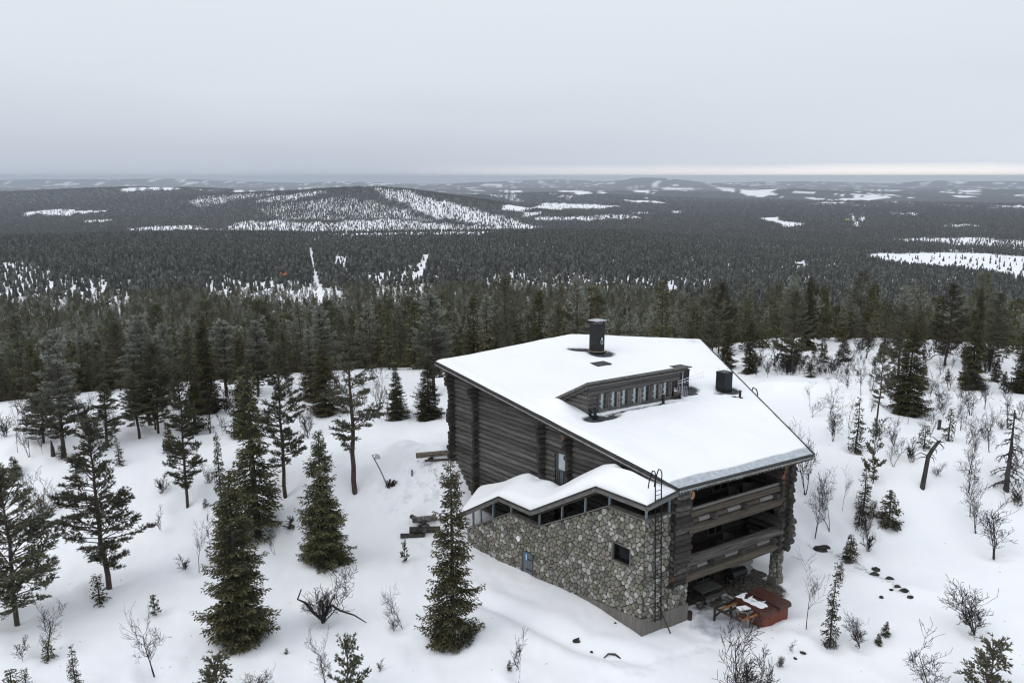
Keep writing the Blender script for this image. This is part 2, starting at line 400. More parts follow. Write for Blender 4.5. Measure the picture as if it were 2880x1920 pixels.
def hills(x, y):
    def gs(cx, cy, sx, sy, h, rot=0.0):
        c, s = math.cos(rot), math.sin(rot); X = (x - cx) * c + (y - cy) * s; Y = -(x - cx) * s + (y - cy) * c
        return h * np.exp(-(X / sx) ** 2 - (Y / sy) ** 2)
    z = gs(-800, 4800, 700, 950, 128, .1) + gs(-1600, 5500, 1000, 850, 88, .1) + gs(-150, 4300, 480, 600, 46, .3)
    z += gs(-3000, 7000, 1500, 1300, 112) + gs(-4800, 8200, 1800, 1500, 95)
    z += gs(1500, 9500, 1300, 900, 62) + gs(3500, 9800, 900, 800, 75) + gs(4600, 10500, 800, 700, 45) + gs(300, 8200, 900, 900, 58) + gs(7800, 12500, 1500, 800, 60)
    for cx, cy, sx, h in ((-11500, 27000, 3600, 225), (-16500, 26500, 2600, 180), (-5200, 25500, 2200, 120), (-700, 24000, 1500, 125), (3600, 24500, 1100, 150), (4700, 23800, 1300, 165), (7600, 26000, 2500, 95), (13000, 25000, 1300, 145), (15200, 24500, 1500, 150), (1500, 30000, 3000, 190), (11000, 31000, 3500, 150)):
        z = z + gs(cx, cy, sx, 1500, h)
    return z
def far_z(x, y):
    r = np.hypot(x, y); az = np.degrees(np.arctan2(x, np.maximum(y, 1e-6) * np.where(y > 0, 1, -1)))
    w = sstep(5, 20, az)
    rn = r * (1 - .11 * sstep(8, 34, az) * sstep(260, 150, r))
    z = np.interp(rn, TL[:, 0], TL[:, 1]) * (1 - w) + np.interp(rn, TR[:, 0], TR[:, 1]) * w
    z = z + 9 * sstep(-14, -30, az) * sstep(700, 1500, r) * sstep(2800, 2000, r)
    nr = sstep(110, 400, r)
    z = z + nr * (fbm(x / 300, y / 300, 5, 3) - .5) * 12 * sstep(5000, 1500, r) + hills(x, y) + (fbm(x / 2500, y / 2500, 9, 3) - .5) * 36 * sstep(3000, 6500, r)
    z = z - r ** 2 / (2 * 6.371e6)          # the earth's own curve lowers the far country
    return z + CAM_Z
BANK = None
def ground(x, y, fine=True):
    x = np.asarray(x, float); y = np.asarray(y, float)
    r = np.hypot(x, y)
    u, v = UV(x, y)
    s = sstep(56, 67, y + .12 * np.maximum(x, 0) * 0)
    near = 4.5 * s - .05 * np.clip(46 - y, 0, 60)
    near = near + (fbm(x / 9, y / 9, 3, 3) - .5) * (.9 + .5 * s) * sstep(30, 36, y) * (1 - .85 * np.exp(-(np.maximum(0, np.hypot((u - 8) / 12, (v - 2) / 9)) ** 4)))
    near = near + 2.3 * np.exp(-(((x + 5.6) / 3.0) ** 2 + ((y - 62.6) / 2.6) ** 2))            # bank against the uphill end of the log wall
    # snow dip and rise against the stone wall, so that it meets the masonry where it does in the photograph
    wall = sstep(-5, 0, v) * sstep(1, -0.2, v) * sstep(-3, 0, u) * sstep(18, 15, u)
    near = near * (1 - wall) + wall * np.interp(u, [-2, 0, 4.4, 7.5, 10, 14, 16.6, 17.5, 20], [-.1, 0, .42, .28, 0, -.15, -.3, .1, 2.0])
    # shovelled terrace in front of the balconies, and the bank beyond it
    ter = sstep(-4.6, -3.2, u) * sstep(6, 3, u) * sstep(1.2, 2.6, v) * sstep(14.6, 12.8, v)
    near = near * (1 - ter) + ter * (-.22 + .05 * (fbm(x, y, 31, 3) - .5))
    near = near + .45 * np.exp(-(((u + 5.2) / 1.2) ** 2)) * sstep(4, 6.5, v) * sstep(13, 10, v)
    near = near + .55 * np.exp(-(((v - 16.5 + .35 * (u + 2)) / 1.4) ** 2)) * sstep(-9, -6, u) * sstep(3, 0, u)
    if fine:
        # long ploughed furrow that comes down beside the stone wall
        fd = seg_dist(x, y, FURROW)
        near = near - .30 * np.exp(-(fd / .55) ** 2) + .13 * np.exp(-((fd - 1.3) / .6) ** 2)
        # trampled, lumpy heap by the lamp pole
        tr = np.exp(-(((x + 8.6) / 3.6) ** 2 + ((y - 61.5) / 3.6) ** 2) ** 2)
        near = near + tr * ((fbm(x * 1.5, y * 1.5, 41, 4) - .5) * .95 + .25)
        near = near + 1.1 * np.exp(-(((x + 9.6) / 1.7) ** 2 + ((y - 65.0) / 1.7) ** 2))
        tt = np.exp(-(((u + 1.5) / 3.5) ** 2 + ((v - 7.) / 6) ** 2) ** 2)
        near = near + tt * (fbm(x * 2.6, y * 2.6, 43, 3) - .5) * .16
        # ploughed snow bank round the turning place behind the lodge
        bd = seg_dist(x, y, PLOUGH)
        near = near + (.9 + .5 * (fbm(x / 1.5, y / 1.5, 45, 3) - .5)) * np.exp(-(bd / 1.1) ** 2)
        rg = (fbm(x / 2.2, y / 2.2, 47, 3) - .5) * .22 * sstep(60, 80, y)
        near = near + rg
        near = near + (fbm(x / 3.2, y / 2.6, 55, 3) - .5) * .30 * sstep(34, 40, y) + (fbm(x / 1.3, y / 3.4, 49, 3) - .5) * .17 + (vnoise(x / .55 + y * .4, y / .9, 52) - .5) * .035
        # groomed track at the left, with two faint ski grooves
        td = seg_dist(x, y, TRACK); near = near - .07 * np.exp(-(td / 1.6) ** 4) - .05 * np.exp(-((td - .35) / .16) ** 2)
        for fx, fy in STEPS:
            m_ = (np.abs(x - fx) < .8) & (np.abs(y - fy) < .8)
            if m_.any(): near = np.where(m_, near - .13 * np.exp(-(((x - fx) ** 2 + (y - fy) ** 2) / .045)), near)
        for wx, wy, wr, wd in WELLS:
            d = np.hypot(x - wx, y - wy); near = near - wd * np.exp(-(d / wr) ** 2) + wd * .35 * np.exp(-((d - wr * 1.5) / (wr * .5)) ** 2)
    az_ = np.degrees(np.arctan2(x, np.maximum(y, 1e-6)))
    w = sstep(80, 112, r * (1 - .11 * sstep(8, 34, az_)))
    far = far_z(x, y)
    return np.where(y > -1e9, near * (1 - w) + far * w, near)
FURROW = [(-3.6, 49.5), (-1.0, 47.2), (2.2, 44.6), (4.6, 42.8), (7.6, 41.8)]
PLOUGH = [(22.0, 84.0), (29.5, 86.5), (34.5, 83.5), (37.0, 79.5), (36.6, 76.0)]
TRACK = [(-40.0, 66.0), (-24.0, 71.0), (-14.0, 74.5), (-4.0, 76.0)]
STEPS = []
K = 2880.0 / 2352.0
def at(px, py, fine=True):
    """where the sight line through a point of the (2352 px wide) photograph meets the ground"""
    x, y = px * K, py * K
    d = np.array([(x - CXP) / FPX, math.cos(PITCH) - math.sin(PITCH) * (y - CYP) / FPX, -math.sin(PITCH) - math.cos(PITCH) * (y - CYP) / FPX])
    ts = np.concatenate([np.arange(20, 400, .5), 400 * 1.004 ** np.arange(0, 1150)])
    P = d[None, :] * ts[:, None]; P[:, 2] += CAM_Z
    g = ground(P[:, 0], P[:, 1], fine) - P[:, 2]
    k = int(np.argmax(g > 0)) if (g > 0).any() else len(ts) - 1
    a, b = ts[max(k - 1, 0)], ts[k]
    for _ in range(24):
        m_ = (a + b) / 2; p = d * m_
        if float(ground(p[0], p[1], fine)) > p[2] + CAM_Z: b = m_
        else: a = m_
    p = d * b
    return float(p[0]), float(p[1]), float(ground(p[0], p[1], fine))
def height_to(x, y, zb, py):
    """height of an upright thing at (x, y, zb) whose top shows at picture row py"""
    t = (py * K - CYP) / FPX
    # depth*t = -(up component): solve (z) for fixed x,y
    c, s = math.cos(PITCH), math.sin(PITCH)
    # (y*s + zr*c) / (y*c - zr*s) = -t
    zr = (-t * y * c - y * s) / (c - t * s)
    return zr + CAM_Z - zb

def poly_world(pts): return np.array([at(px, py, False)[:2] for px, py in pts])
def in_poly(x, y, P):
    x = np.asarray(x); y = np.asarray(y); ins = np.zeros(x.shape, bool); n = len(P)
    for i in range(n):
        x1, y1 = P[i]; x2, y2 = P[(i + 1) % n]
        c = ((y1 > y) != (y2 > y)) & (x < (x2 - x1) * (y - y1) / (y2 - y1 + 1e-12) + x1)
        ins ^= c
    return ins
# open snow seen in the far country: (outline in the photograph, share of tree cover that remains)
PATCH = [
 ([(1145, 476), (1165, 470), (1250, 467), (1330, 468), (1430, 474), (1385, 480), (1300, 479), (1235, 481), (1195, 487), (1150, 485)], 0),
 ([(1195, 489), (1252, 487), (1244, 494), (1205, 496)], .15), ([(1225, 501), (1300, 499), (1395, 493), (1440, 492), (1480, 501), (1410, 505), (1300, 506), (1240, 507)], .15),
 ([(1730, 500), (1782, 498), (1788, 506), (1850, 515), (1800, 522), (1785, 513), (1745, 505)], 0), ([(1960, 491), (1965, 491), (1977, 521), (1970, 522)], 0),
 ([(1895, 459), (1990, 452), (2045, 452), (2010, 459), (1940, 461)], 0), ([(1945, 445), (2030, 448), (2040, 452), (1980, 450)], 0), ([(2168, 519), (2260, 517), (2262, 522), (2200, 523)], .1),
 ([(1870, 464), (1950, 464), (1945, 468), (1880, 468)], .3), ([(2190, 449), (2240, 450), (2235, 453), (2195, 453)], 0), ([(2050, 488), (2110, 487), (2100, 493), (2060, 492)], .3),
 ([(2200, 438), (2260, 438), (2255, 441), (2205, 441)], 0), ([(2300, 473), (2352, 472), (2352, 476), (2310, 476)], .2),
 ([(1282, 438), (1340, 438), (1362, 447), (1320, 447)], .3), ([(1452, 437), (1500, 438), (1495, 441), (1460, 441)], .1), ([(1515, 431), (1590, 432), (1595, 436), (1530, 436)], 0),
 ([(1145, 438), (1200, 438), (1222, 445), (1170, 444)], .25), ([(1650, 432), (1700, 432), (1790, 450), (1740, 451), (1680, 442)], .35), ([(1430, 460), (1500, 461), (1530, 467), (1470, 466)], .1),
 ([(1330, 419), (1420, 418), (1430, 421), (1340, 422)], 0), ([(1450, 487), (1490, 488), (1500, 493), (1460, 492)], .3), ([(1540, 484), (1580, 485), (1580, 490), (1545, 490)], .2),
 ([(1820, 438), (1880, 442), (1870, 446), (1830, 444)], .3), ([(60, 488), (140, 482), (245, 483), (243, 487), (150, 490), (160, 496), (120, 498), (70, 495)], .05), ([(195, 504), (250, 505), (245, 510), (200, 510)], .1),
 ([(300, 523), (400, 518), (470, 519), (485, 528), (420, 529), (330, 531)], .1), ([(285, 433), (330, 431), (420, 431), (410, 436), (300, 438)], .3),
 ([(765, 427), (880, 428), (960, 447), (1050, 470), (1150, 498), (1250, 522), (1180, 530), (1080, 512), (980, 490), (900, 462), (850, 440)], .28),
 ([(470, 536), (540, 512), (640, 505), (760, 512), (900, 508), (1010, 512), (1120, 522), (1235, 524), (1110, 538), (800, 541)], .22),
 ([(430, 462), (520, 444), (640, 431), (720, 432), (640, 445), (540, 458), (470, 474)], .45), ([(600, 470), (760, 455), (900, 480), (1000, 505), (800, 505), (640, 500)], .62), ([(590, 458), (700, 440), (760, 440), (640, 462)], .3),
 ([(1968, 586), (2030, 582), (2130, 580), (2200, 582), (2352, 588), (2352, 637), (2300, 628), (2220, 616), (2120, 606), (2040, 598)], .03),
 ([(2030, 549), (2120, 546), (2352, 552), (2352, 580), (2290, 570), (2230, 566), (2150, 558)], .12), ([(2140, 562), (2230, 568), (2300, 578), (2200, 578)], .5),
]
PATCH_N = [   # openings in the nearer forest
 ([(0, 600), (60, 610), (120, 640), (200, 655), (300, 665), (320, 690), (90, 700), (0, 695)], .30), ([(180, 640), (240, 650), (240, 690), (190, 690)], .45), ([(460, 650), (560, 645), (660, 650), (780, 660), (790, 690), (700, 692), (600, 690), (500, 680)], .26),
 ([(710, 570), (715, 570), (727, 630), (738, 660), (744, 690), (732, 690), (724, 650)], 0), ([(776, 588), (784, 588), (790, 625), (780, 622)], .1), ([(975, 585), (988, 585), (975, 612), (968, 636), (955, 636), (960, 610)], .05),
 ([(850, 640), (940, 612), (1000, 630), (960, 680), (860, 688)], .36), ([(1100, 640), (1180, 628), (1290, 628), (1400, 640), (1500, 640), (1640, 640), (1640, 655), (1400, 668), (1180, 660)], .40), ([(1825, 603), (1850, 603), (1850, 611), (1830, 611)], 0),
 ([(1540, 655), (1560, 655), (1560, 672), (1545, 672)], .1),
]
PATCHW = [(poly_world(p), c) for p, c in PATCH]
PATCHN = [(poly_world(p), c) for p, c in PATCH_N]
def cover(x, y, near=False):
    r = np.hypot(x, y)
    wob = np.clip(r * .006, 1, 45)
    xx = x + (fbm(x / (wob * 2.5), y / (wob * 4), 71, 4) - .5) * wob * 3.2; yy = y + (fbm(x / (wob * 2.5), y / (wob * 4), 72, 4) - .5) * wob * 11
    c = np.ones(np.shape(x))
    for P, k in PATCHW: 
        lo = P.min(0) - 200; hi = P.max(0) + 200
        m_ = (x > lo[0]) & (x < hi[0]) & (y > lo[1]) & (y < hi[1])
        if not m_.any(): continue
        idx = np.where(m_); i2 = in_poly(xx[idx], yy[idx], P); t = c[idx]; t[i2] = np.minimum(t[i2], k); c[idx] = t
    if near:
        xn = x + (vnoise(x / 9, y / 9, 73) - .5) * 22; yn = y + (vnoise(x / 9, y / 14, 74) - .5) * 60
        for P, k in PATCHN:
            i2 = in_poly(xn, yn, P) if k > .08 else in_poly(x, y, P); c[i2] = np.minimum(c[i2], k)
    return c

# ------------------------------------------------------------------ hollows round trunks come from the tree table (03), so the sheet is built after it
def build_ground():
    rr = np.concatenate([[0.5, 4, 8, 12, 16, 20, 24, 28, 31, 34], np.arange(36, 72, .22), np.arange(72, 122, .55), 122 * 1.018 ** np.arange(0, 348)])
    rr = rr[rr < 58000]; rr = np.append(rr, 58000)
    az = np.concatenate([np.arange(-180, -52, 6), np.arange(-52, -40, 1.), np.arange(-40, 40.01, .2), np.arange(41, 52, 1.), np.arange(52, 180, 6)])
    A = np.radians(az); nA = len(A)
    X = rr[:, None] * np.sin(A)[None]; Y = rr[:, None] * np.cos(A)[None]
    Z = ground(X, Y)
    V = np.stack([X, Y, Z], -1).reshape(-1, 3)
    i = np.arange(len(rr) - 1)[:, None]; j = np.arange(nA)[None]; j2 = (j + 1) % nA
    q = np.stack([i * nA + j, i * nA + j2, (i + 1) * nA + j2, (i + 1) * nA + j], -1).reshape(-1, 4)
    r = np.hypot(X, Y)
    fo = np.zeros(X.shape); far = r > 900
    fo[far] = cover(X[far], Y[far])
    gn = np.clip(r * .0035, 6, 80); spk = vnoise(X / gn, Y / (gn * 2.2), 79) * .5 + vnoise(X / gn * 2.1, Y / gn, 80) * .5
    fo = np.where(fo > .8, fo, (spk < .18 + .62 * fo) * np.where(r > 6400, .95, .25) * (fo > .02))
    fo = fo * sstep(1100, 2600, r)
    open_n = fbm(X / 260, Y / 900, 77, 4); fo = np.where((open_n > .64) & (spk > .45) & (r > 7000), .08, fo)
    u, v = UV(X, Y)
    dirt_shade = np.zeros(X.shape)
    dirt_shade = np.maximum(dirt_shade, 1.35 * np.exp(-(((u - .3) / 1.9) ** 2 + ((v - 10.5) / 2.1) ** 2) ** 2))
    dirt_shade = np.maximum(dirt_shade, 1.3 * sstep(.9, 1.5, u) * sstep(4, 3, u) * sstep(3, 4, v) * sstep(13.5, 13, v))  # bare ground; the shade under the balcony is put into this tone too
    dirt_shade = np.maximum(dirt_shade, .72 * np.exp(-(((u - .2) / 1.2) ** 2 + ((v - 6.9) / 2.4) ** 2) ** 2))
    rockline = seg_dist(X, Y, ROCKLINE)
    dirt_shade = np.maximum(dirt_shade, .42 * np.exp(-(rockline / .8) ** 2))
    gr = seg_dist(X, Y, GRAVEL); dirt_shade = np.maximum(dirt_shade, .38 * np.exp(-(gr / .7) ** 2))
    slush = .85 * np.exp(-(((u + 1.6) / 2.0) ** 2 + ((v - 6.) / 3.2) ** 2) ** 2)
    slush = np.maximum(slush, .36 * np.exp(-(((X + 8.2) / 3.2) ** 2 + ((Y - 60.5) / 3.4) ** 2) ** 2))
    me = mesh_np('ground', V, quads=q, attrs={'forest': fo.ravel(), 'dirt_shade': dirt_shade.ravel(), 'slush': slush.ravel()}, mats=[M['snow_ground']], smooth=True)
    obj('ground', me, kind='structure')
ROCKLINE = [at(px, py, False)[:2] for px, py in ((1862, 1252), (1905, 1268), (1960, 1288), (2010, 1320), (2075, 1358))]
GRAVEL = [at(px, py, False)[:2] for px, py in ((960, 1062), (1010, 1095), (1000, 1125))]
# ------------------------------------------------------------------ the lodge
def unit_log(seed, n=12, seg=7, flat=0.0, rough=.05, mats=None):
    r = np.random.RandomState(seed); V = []; Fq = []; mi = []
    ph = r.rand(4) * 6
    for i in range(seg):
        x = i / (seg - 1)
        oy = .10 * math.sin(ph[0] + x * 3.1) * rough * 4; oz = .10 * math.sin(ph[1] + x * 2.3) * rough * 4
        for k in range(n):
            a = 2 * math.pi * k / n
            rad = 1 + rough * (math.sin(a * 2 + ph[2]) * .6 + (r.rand() - .5) * 1.2) + .03 * math.sin(x * 9 + ph[3])
            V.append((x, math.cos(a) * rad + oy, math.sin(a) * rad + oz))
    for i in range(seg - 1):
        for k in range(n): Fq.append((i * n + k, i * n + (k + 1) % n, (i + 1) * n + (k + 1) % n, (i + 1) * n + k)); mi.append(0)
    me = bpy.data.meshes.new('log')
    F = [tuple(f[::-1]) for f in Fq]; F.append(tuple(range(n))); mi.append(1); F.append(tuple(range((seg - 1) * n, seg * n))[::-1]); mi.append(1)
    F = [f[::-1] for f in F]
    me.from_pydata(V, [], F); me.polygons.foreach_set('material_index', mi)
    me.polygons.foreach_set('use_smooth', [m_ == 0 for m_ in mi])
    for m_ in mats: me.materials.append(m_)
    me.validate(); me.update(); return me
LOGS = {k: [unit_log(s, mats=[M[a], M[b]]) for s in range(4)] for k, a, b in
        (('log', 'log', 'log_end'), ('dark', 'log_dark', 'log_end'), ('brown', 'log_brown', 'log_end'), ('orange', 'log_dark', 'end_orange'), ('pale', 'log_dark', 'end_light'), ('grey', 'wood_grey', 'log_end'), ('gable', 'log_pale', 'log_pale'))}
_lr = random.Random(5)
def log(parent, p0, p1, r, kind='log', name='log', rz=None):
    p0 = Vector(p0); p1 = Vector(p1); d = p1 - p0; L = d.length
    me = _lr.choice(LOGS[kind])
    o = bpy.data.objects.new(name, me); COL.objects.link(o)
    q = Vector((1, 0, 0)).rotation_difference(d.normalized()).to_matrix().to_4x4()
    roll = Matrix.Rotation(_lr.uniform(0, 6.28), 4, 'X')
    o.parent = parent
    o.matrix_local = Matrix.Translation(p0) @ q @ roll @ Matrix.Diagonal((L, r, rz or r, 1))
    return o
def part(name, parent, me=None, **p): return obj(name, me, parent, **p)

lodge = thing('log_lodge', 'large grey log lodge with snow covered slanting roof and rubble stone lower wall', 'building')

# dark inner body that the log skins, floors and recesses are set against
def prism(plan, z0, ztop, name, m):
    b = MB(); n = len(plan)
    lo = [W(u, v, z0) for u, v in plan]; hi = [W(u, v, ztop(u, v)) for u, v in plan]
    b.face_add(lo + hi, [tuple(range(n))[::-1], tuple(range(n, 2 * n))] + [(i, (i + 1) % n, n + (i + 1) % n, n + i) for i in range(n)])
    return part(name, lodge, b.mesh(name, M[m]))
prism([(2.95, 2.95), (2.95, 13.2), (19.8, 27.6), (24.6, 17.3), (22.2, 2.95)], -1, lambda u, v: zroof(u, v) - .42, 'light_block_core', 'log_dark')  # solid mass added inside the lodge to block light
prism([(.02, .02), (.02, 2.05), (.02, 3.65), (2.9, 3.65), (2.9, 2.9), (17, 2.9), (17, .02)], -1.2, lambda u, v: float(np.interp(u, [0, 3.1, 9.3, 12.3, 17], [2.3, 2.3, 2.3, 2.2, 1.0])), 'stair_core', 'mortar')

LH = .385
# --- long left wall in four bays
wall = part('log_wall', lodge)
bays = [(.35, 9.35, 3.9), (9.35, 11.75, 3.0), (11.75, 19.3, 1.6), (19.3, 22.3, 2.0)]
for bi, (ua, ub, z0) in enumerate(bays):
    z = z0
    while z < zroof(ub, 2.5) - .45:
        us = max(ua, (z + .52 - 9.4185) / .149)
        if us < ub - .4:
            e = ub + (.55 + _lr.uniform(-.12, .16) if bi == 3 else .0)
            r = LH / 2 * _lr.uniform(.96, 1.05)
            jz = _lr.uniform(-.015, .015)
            if bi == 1:
                if z < 8.75:
                    log(wall, W(10.62, 2.66, z + jz), W(ub, 2.66, z + jz), r, 'log')
                else: log(wall, W(us, 2.66, z + jz), W(ub, 2.66, z + jz), r, 'log')
            else: log(wall, W(us, 2.66 + _lr.uniform(-.015, .015), z + jz), W(e, 2.66, z + jz), r, 'log')
        z += LH
# --- cross-wall log ends standing proud of the wall
for ub, z0, far in ((22.35, 1.6, .62), (19.3, 1.2, .55), (11.75, 4.4, .55), (9.08, 4.6, .48)):
    st = part('corner_stack', lodge); z = z0 + LH / 2; k = 0
    zt = zroof(ub, 2) - .42
    while z < zt:
        r = LH / 2 * _lr.uniform(1.0, 1.16)
        out = far + _lr.uniform(-.12, .16) + (.25 if z > zt - 1.0 else 0)
        kind = 'dark' if z < zt - .3 or ub > 12 else 'orange'
        log(st, W(ub + _lr.uniform(-.03, .03), 2.9, z), W(ub + _lr.uniform(-.04, .04), 2.62 - out, z), r, kind, 'log_end')
        z += LH; k += 1
# --- glazed door high in the long wall
gd = part('glass_door', lodge)
b = MB(); b.bar(W(9.62, 2.62, 6.1), W(9.62, 2.62, 8.7), .1, .12); b.bar(W(10.5, 2.62, 6.1), W(10.5, 2.62, 8.7), .1, .12)
b.bar(W(9.62, 2.62, 8.7), W(10.56, 2.62, 8.7), .12, .12); b.bar(W(9.62, 2.62, 7.3), W(10.56, 2.62, 7.3), .08, .1)
for k in (9.88, 10.3): b.bar(W(k, 2.61, 6.1), W(k, 2.61, 7.3), .05, .05)
part('frame', gd, b.mesh('frame', M['frame']))
b = MB(); b.face_add([W(9.7, 2.67, 7.34), W(10.48, 2.67, 7.34), W(10.48, 2.67, 8.65), W(9.7, 2.67, 8.65)], [(0, 1, 2, 3)])
part('pane', gd, b.mesh('pane', M['glass_sky']))
b = MB()
for k in range(6): b.bar(W(9.72 + .15 * k, 2.66, 6.1), W(9.72 + .15 * k, 2.66, 7.28), .12, .03, up=NLo)
part('lower_board', gd, b.mesh('lower_board', M['blue_grey_wood']), kind='stuff')
b = MB(); b.bar(W(9.5, 2.5, 6.05), W(10.7, 2.5, 6.05), .4, .22); part('snow_on_sill', lodge, b.mesh('snow_on_sill', M['snow']))

# --- front left corner: stacked log ends in both directions
fc = part('corner_stack', lodge); z = 2.62
k = 0
while z < 8.95:
    r = LH / 2 * _lr.uniform(1.05, 1.32)
    for vv in (2.3, 3.32):
        out = _lr.uniform(.12, .40); kd = 'pale' if (z > 8.3 and vv > 2.9) else ('orange' if _lr.random() < .08 else 'log')
        log(fc, W(1.6, vv, z), W(-out, vv + _lr.uniform(-.05, .05), z), r, kd, 'log_end')
    log(fc, W(-.16 + _lr.uniform(-.08, .06), 2.12, z + LH / 2 + _lr.uniform(-.04, .04)), W(-.16 + _lr.uniform(-.1, .1), 3.5 + _lr.uniform(-.2, .3), z + LH / 2 + _lr.uniform(-.05, .05)), r * .98, 'orange' if _lr.random() < .1 else ('log' if _lr.random() < .5 else 'dark'), 'log_end')
    z += LH; k += 1
log(fc, W(1.2, 3.38, 8.52), W(-.34, 3.44, 8.5), .25, 'pale', 'log_end')
# --- front right corner
fr = part('corner_stack', lodge); z = 2.55; k = 0
while z < 8.85:
    r = LH / 2 * _lr.uniform(1.0, 1.2)
    big = z < 4.1
    for vv in (12.05, 12.85):
        if vv < 12.5 and 5.0 < z < 5.5: continue
        kd = 'orange' if (z > 7.2 and _lr.random() < .6) else ('dark' if _lr.random() < .93 else 'orange')
        log(fr, W(2.2, vv, z), W(-_lr.uniform(.25, .5), vv + _lr.uniform(-.05, .05), z), r * (1.25 if big and vv > 12.5 else 1), kd, 'log_end')
    log(fr, W(.02, 11.9, z + LH / 2), W(.02, 13.45 + _lr.uniform(-.12, .22) + (.25 if big else 0), z + LH / 2), r * (1.2 if big else 1), 'log' if big else 'dark', 'log_end')
    z += LH * (1.25 if big else 1); k += 1
# right flank, stretching away behind the corner
rw = part('log_wall', lodge); z = 2.8
while z < 11.6:
    t0 = max(0.0, (z + .6 - 9.2) / 3.2) if z > 8.6 else 0
    if t0 < .95: log(rw, W(.3 + 19.5 * t0, 13.05 + 14.4 * t0, z), W(19.9, 27.6, z), .2, 'log')
    z += LH
bw = part('back_wall', lodge); z = 4.2
while z < 11.7:
    log(bw, W(19.9, 27.5, z), W(24.5, 17.3, z), .2, 'log'); log(bw, W(24.5, 17.3, z), W(22.3, 2.9, z), .2, 'log'); z += LH
# --- recessed wall behind the balconies, with windows and doors in the dark
rec = part('recess_wall', lodge)  # recess and side walls: darker logs put the shade into the colour
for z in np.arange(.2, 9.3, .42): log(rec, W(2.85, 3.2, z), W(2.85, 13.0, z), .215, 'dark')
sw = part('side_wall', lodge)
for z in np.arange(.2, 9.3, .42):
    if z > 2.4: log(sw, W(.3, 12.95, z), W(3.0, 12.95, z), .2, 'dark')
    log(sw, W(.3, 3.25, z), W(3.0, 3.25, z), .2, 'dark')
for (va, vb, za, zb) in ((5.0, 6.3, 7.2, 8.7), (8.8, 10.2, 6.7, 8.8), (5.6, 6.6, 4.0, 5.5), (8.5, 9.9, 3.5, 5.5), (4.6, 6.0, .2, 2.2), (7.6, 9.0, .2, 2.2)):
    wn_ = part('window', lodge)
    b = MB(); u0 = 2.58
    for a_, c_ in (((va, za), (vb, za)), ((va, zb), (vb, zb)), ((va, za), (va, zb)), ((vb, za), (vb, zb)), (((va + vb) / 2, za), ((va + vb) / 2, zb))):
        b.bar(W(u0, a_[0], a_[1]), W(u0, c_[0], c_[1]), .1, .09, up=D1)
    part('frame', wn_, b.mesh('frame', M['frame']))
    b = MB(); b.face_add([W(u0 + .02, va, za), W(u0 + .02, vb, za), W(u0 + .02, vb, zb), W(u0 + .02, va, zb)], [(3, 2, 1, 0)])
    part('pane', wn_, b.mesh('pane', M['glass_dark']))
# --- two balconies of heavy logs
def balcony(z_deck, pieces, joist_z, gapkind):
    bl = part('balcony', lodge)
    b = MB(); P = [W(.1, 3.3, z_deck - .12), W(2.7, 3.3, z_deck - .12), W(2.7, 12.9, z_deck - .12), W(.1, 12.9, z_deck - .12)]
    b.box8([tuple(p) for p in P] + [tuple(p + UP * .14) for p in P]); part('deck', bl, b.mesh('deck', M['wood_dark']))
    for z, r, kd, uo in pieces: log(bl, W(uo, 3.3, z + .015), W(uo, 12.3, z), r, kd)
    for v in (5.4, 8.2, 11.3):
        log(bl, W(1.5, v, joist_z), W(-.52, v, joist_z), .21, 'dark', 'joist')
    for va, vb, kd in ((3.6, 4.15, 'brown'), (4.2, 5.15, 'grey'), (5.65, 6.7, 'brown'), (6.75, 7.95, 'grey'), (8.45, 9.75, 'brown'), (9.8, 11.05, 'grey')):
        log(bl, W(-.14, va, joist_z + .0), W(-.14, vb, joist_z + .0), .15, kd, 'spacer')
    return bl
balcony(6.42, [(7.42, .08, 'grey', -.04), (7.06, .25, 'brown', .02), (6.13, .37, 'brown', -.02)], 6.70, 1)
balcony(3.22, [(3.93, .36, 'log', -.02), (3.22, .2, 'dark', .0), (2.78, .33, 'brown', .02)], 3.52, 1)
b = MB(); b.bar(W(-.05, 3.3, 7.52), W(-.05, 12.1, 7.49), .16, .03); part('rail_board', lodge, b.mesh('rail_board', M['wood_grey']))
# top beam under the eave
tb = part('eave_beam', lodge); log(tb, W(.05, 3.2, 9.02), W(.05, 13.3, 8.86), .16, 'log')

# --- stone pier under the right corner
pier = part('stone_pier', lodge)
b = MB(); P = [W(.0, 12.33, -.6), W(.55, 12.33, -.6), W(.55, 12.95, -.6), W(.0, 12.95, -.6)]
b.box8([tuple(p) for p in P] + [tuple(p + UP * 3.05) for p in P]); part('core', pier, b.mesh('core', M['mortar']))
b = MB()
P = [W(-.08, 12.27, -.7), W(.62, 12.27, -.7), W(.62, 13.02, -.7), W(-.08, 13.02, -.7)]
b.box8([tuple(p) for p in P] + [tuple(p + UP * .95) for p in P]); part('base', pier, b.mesh('base', M['concrete']))

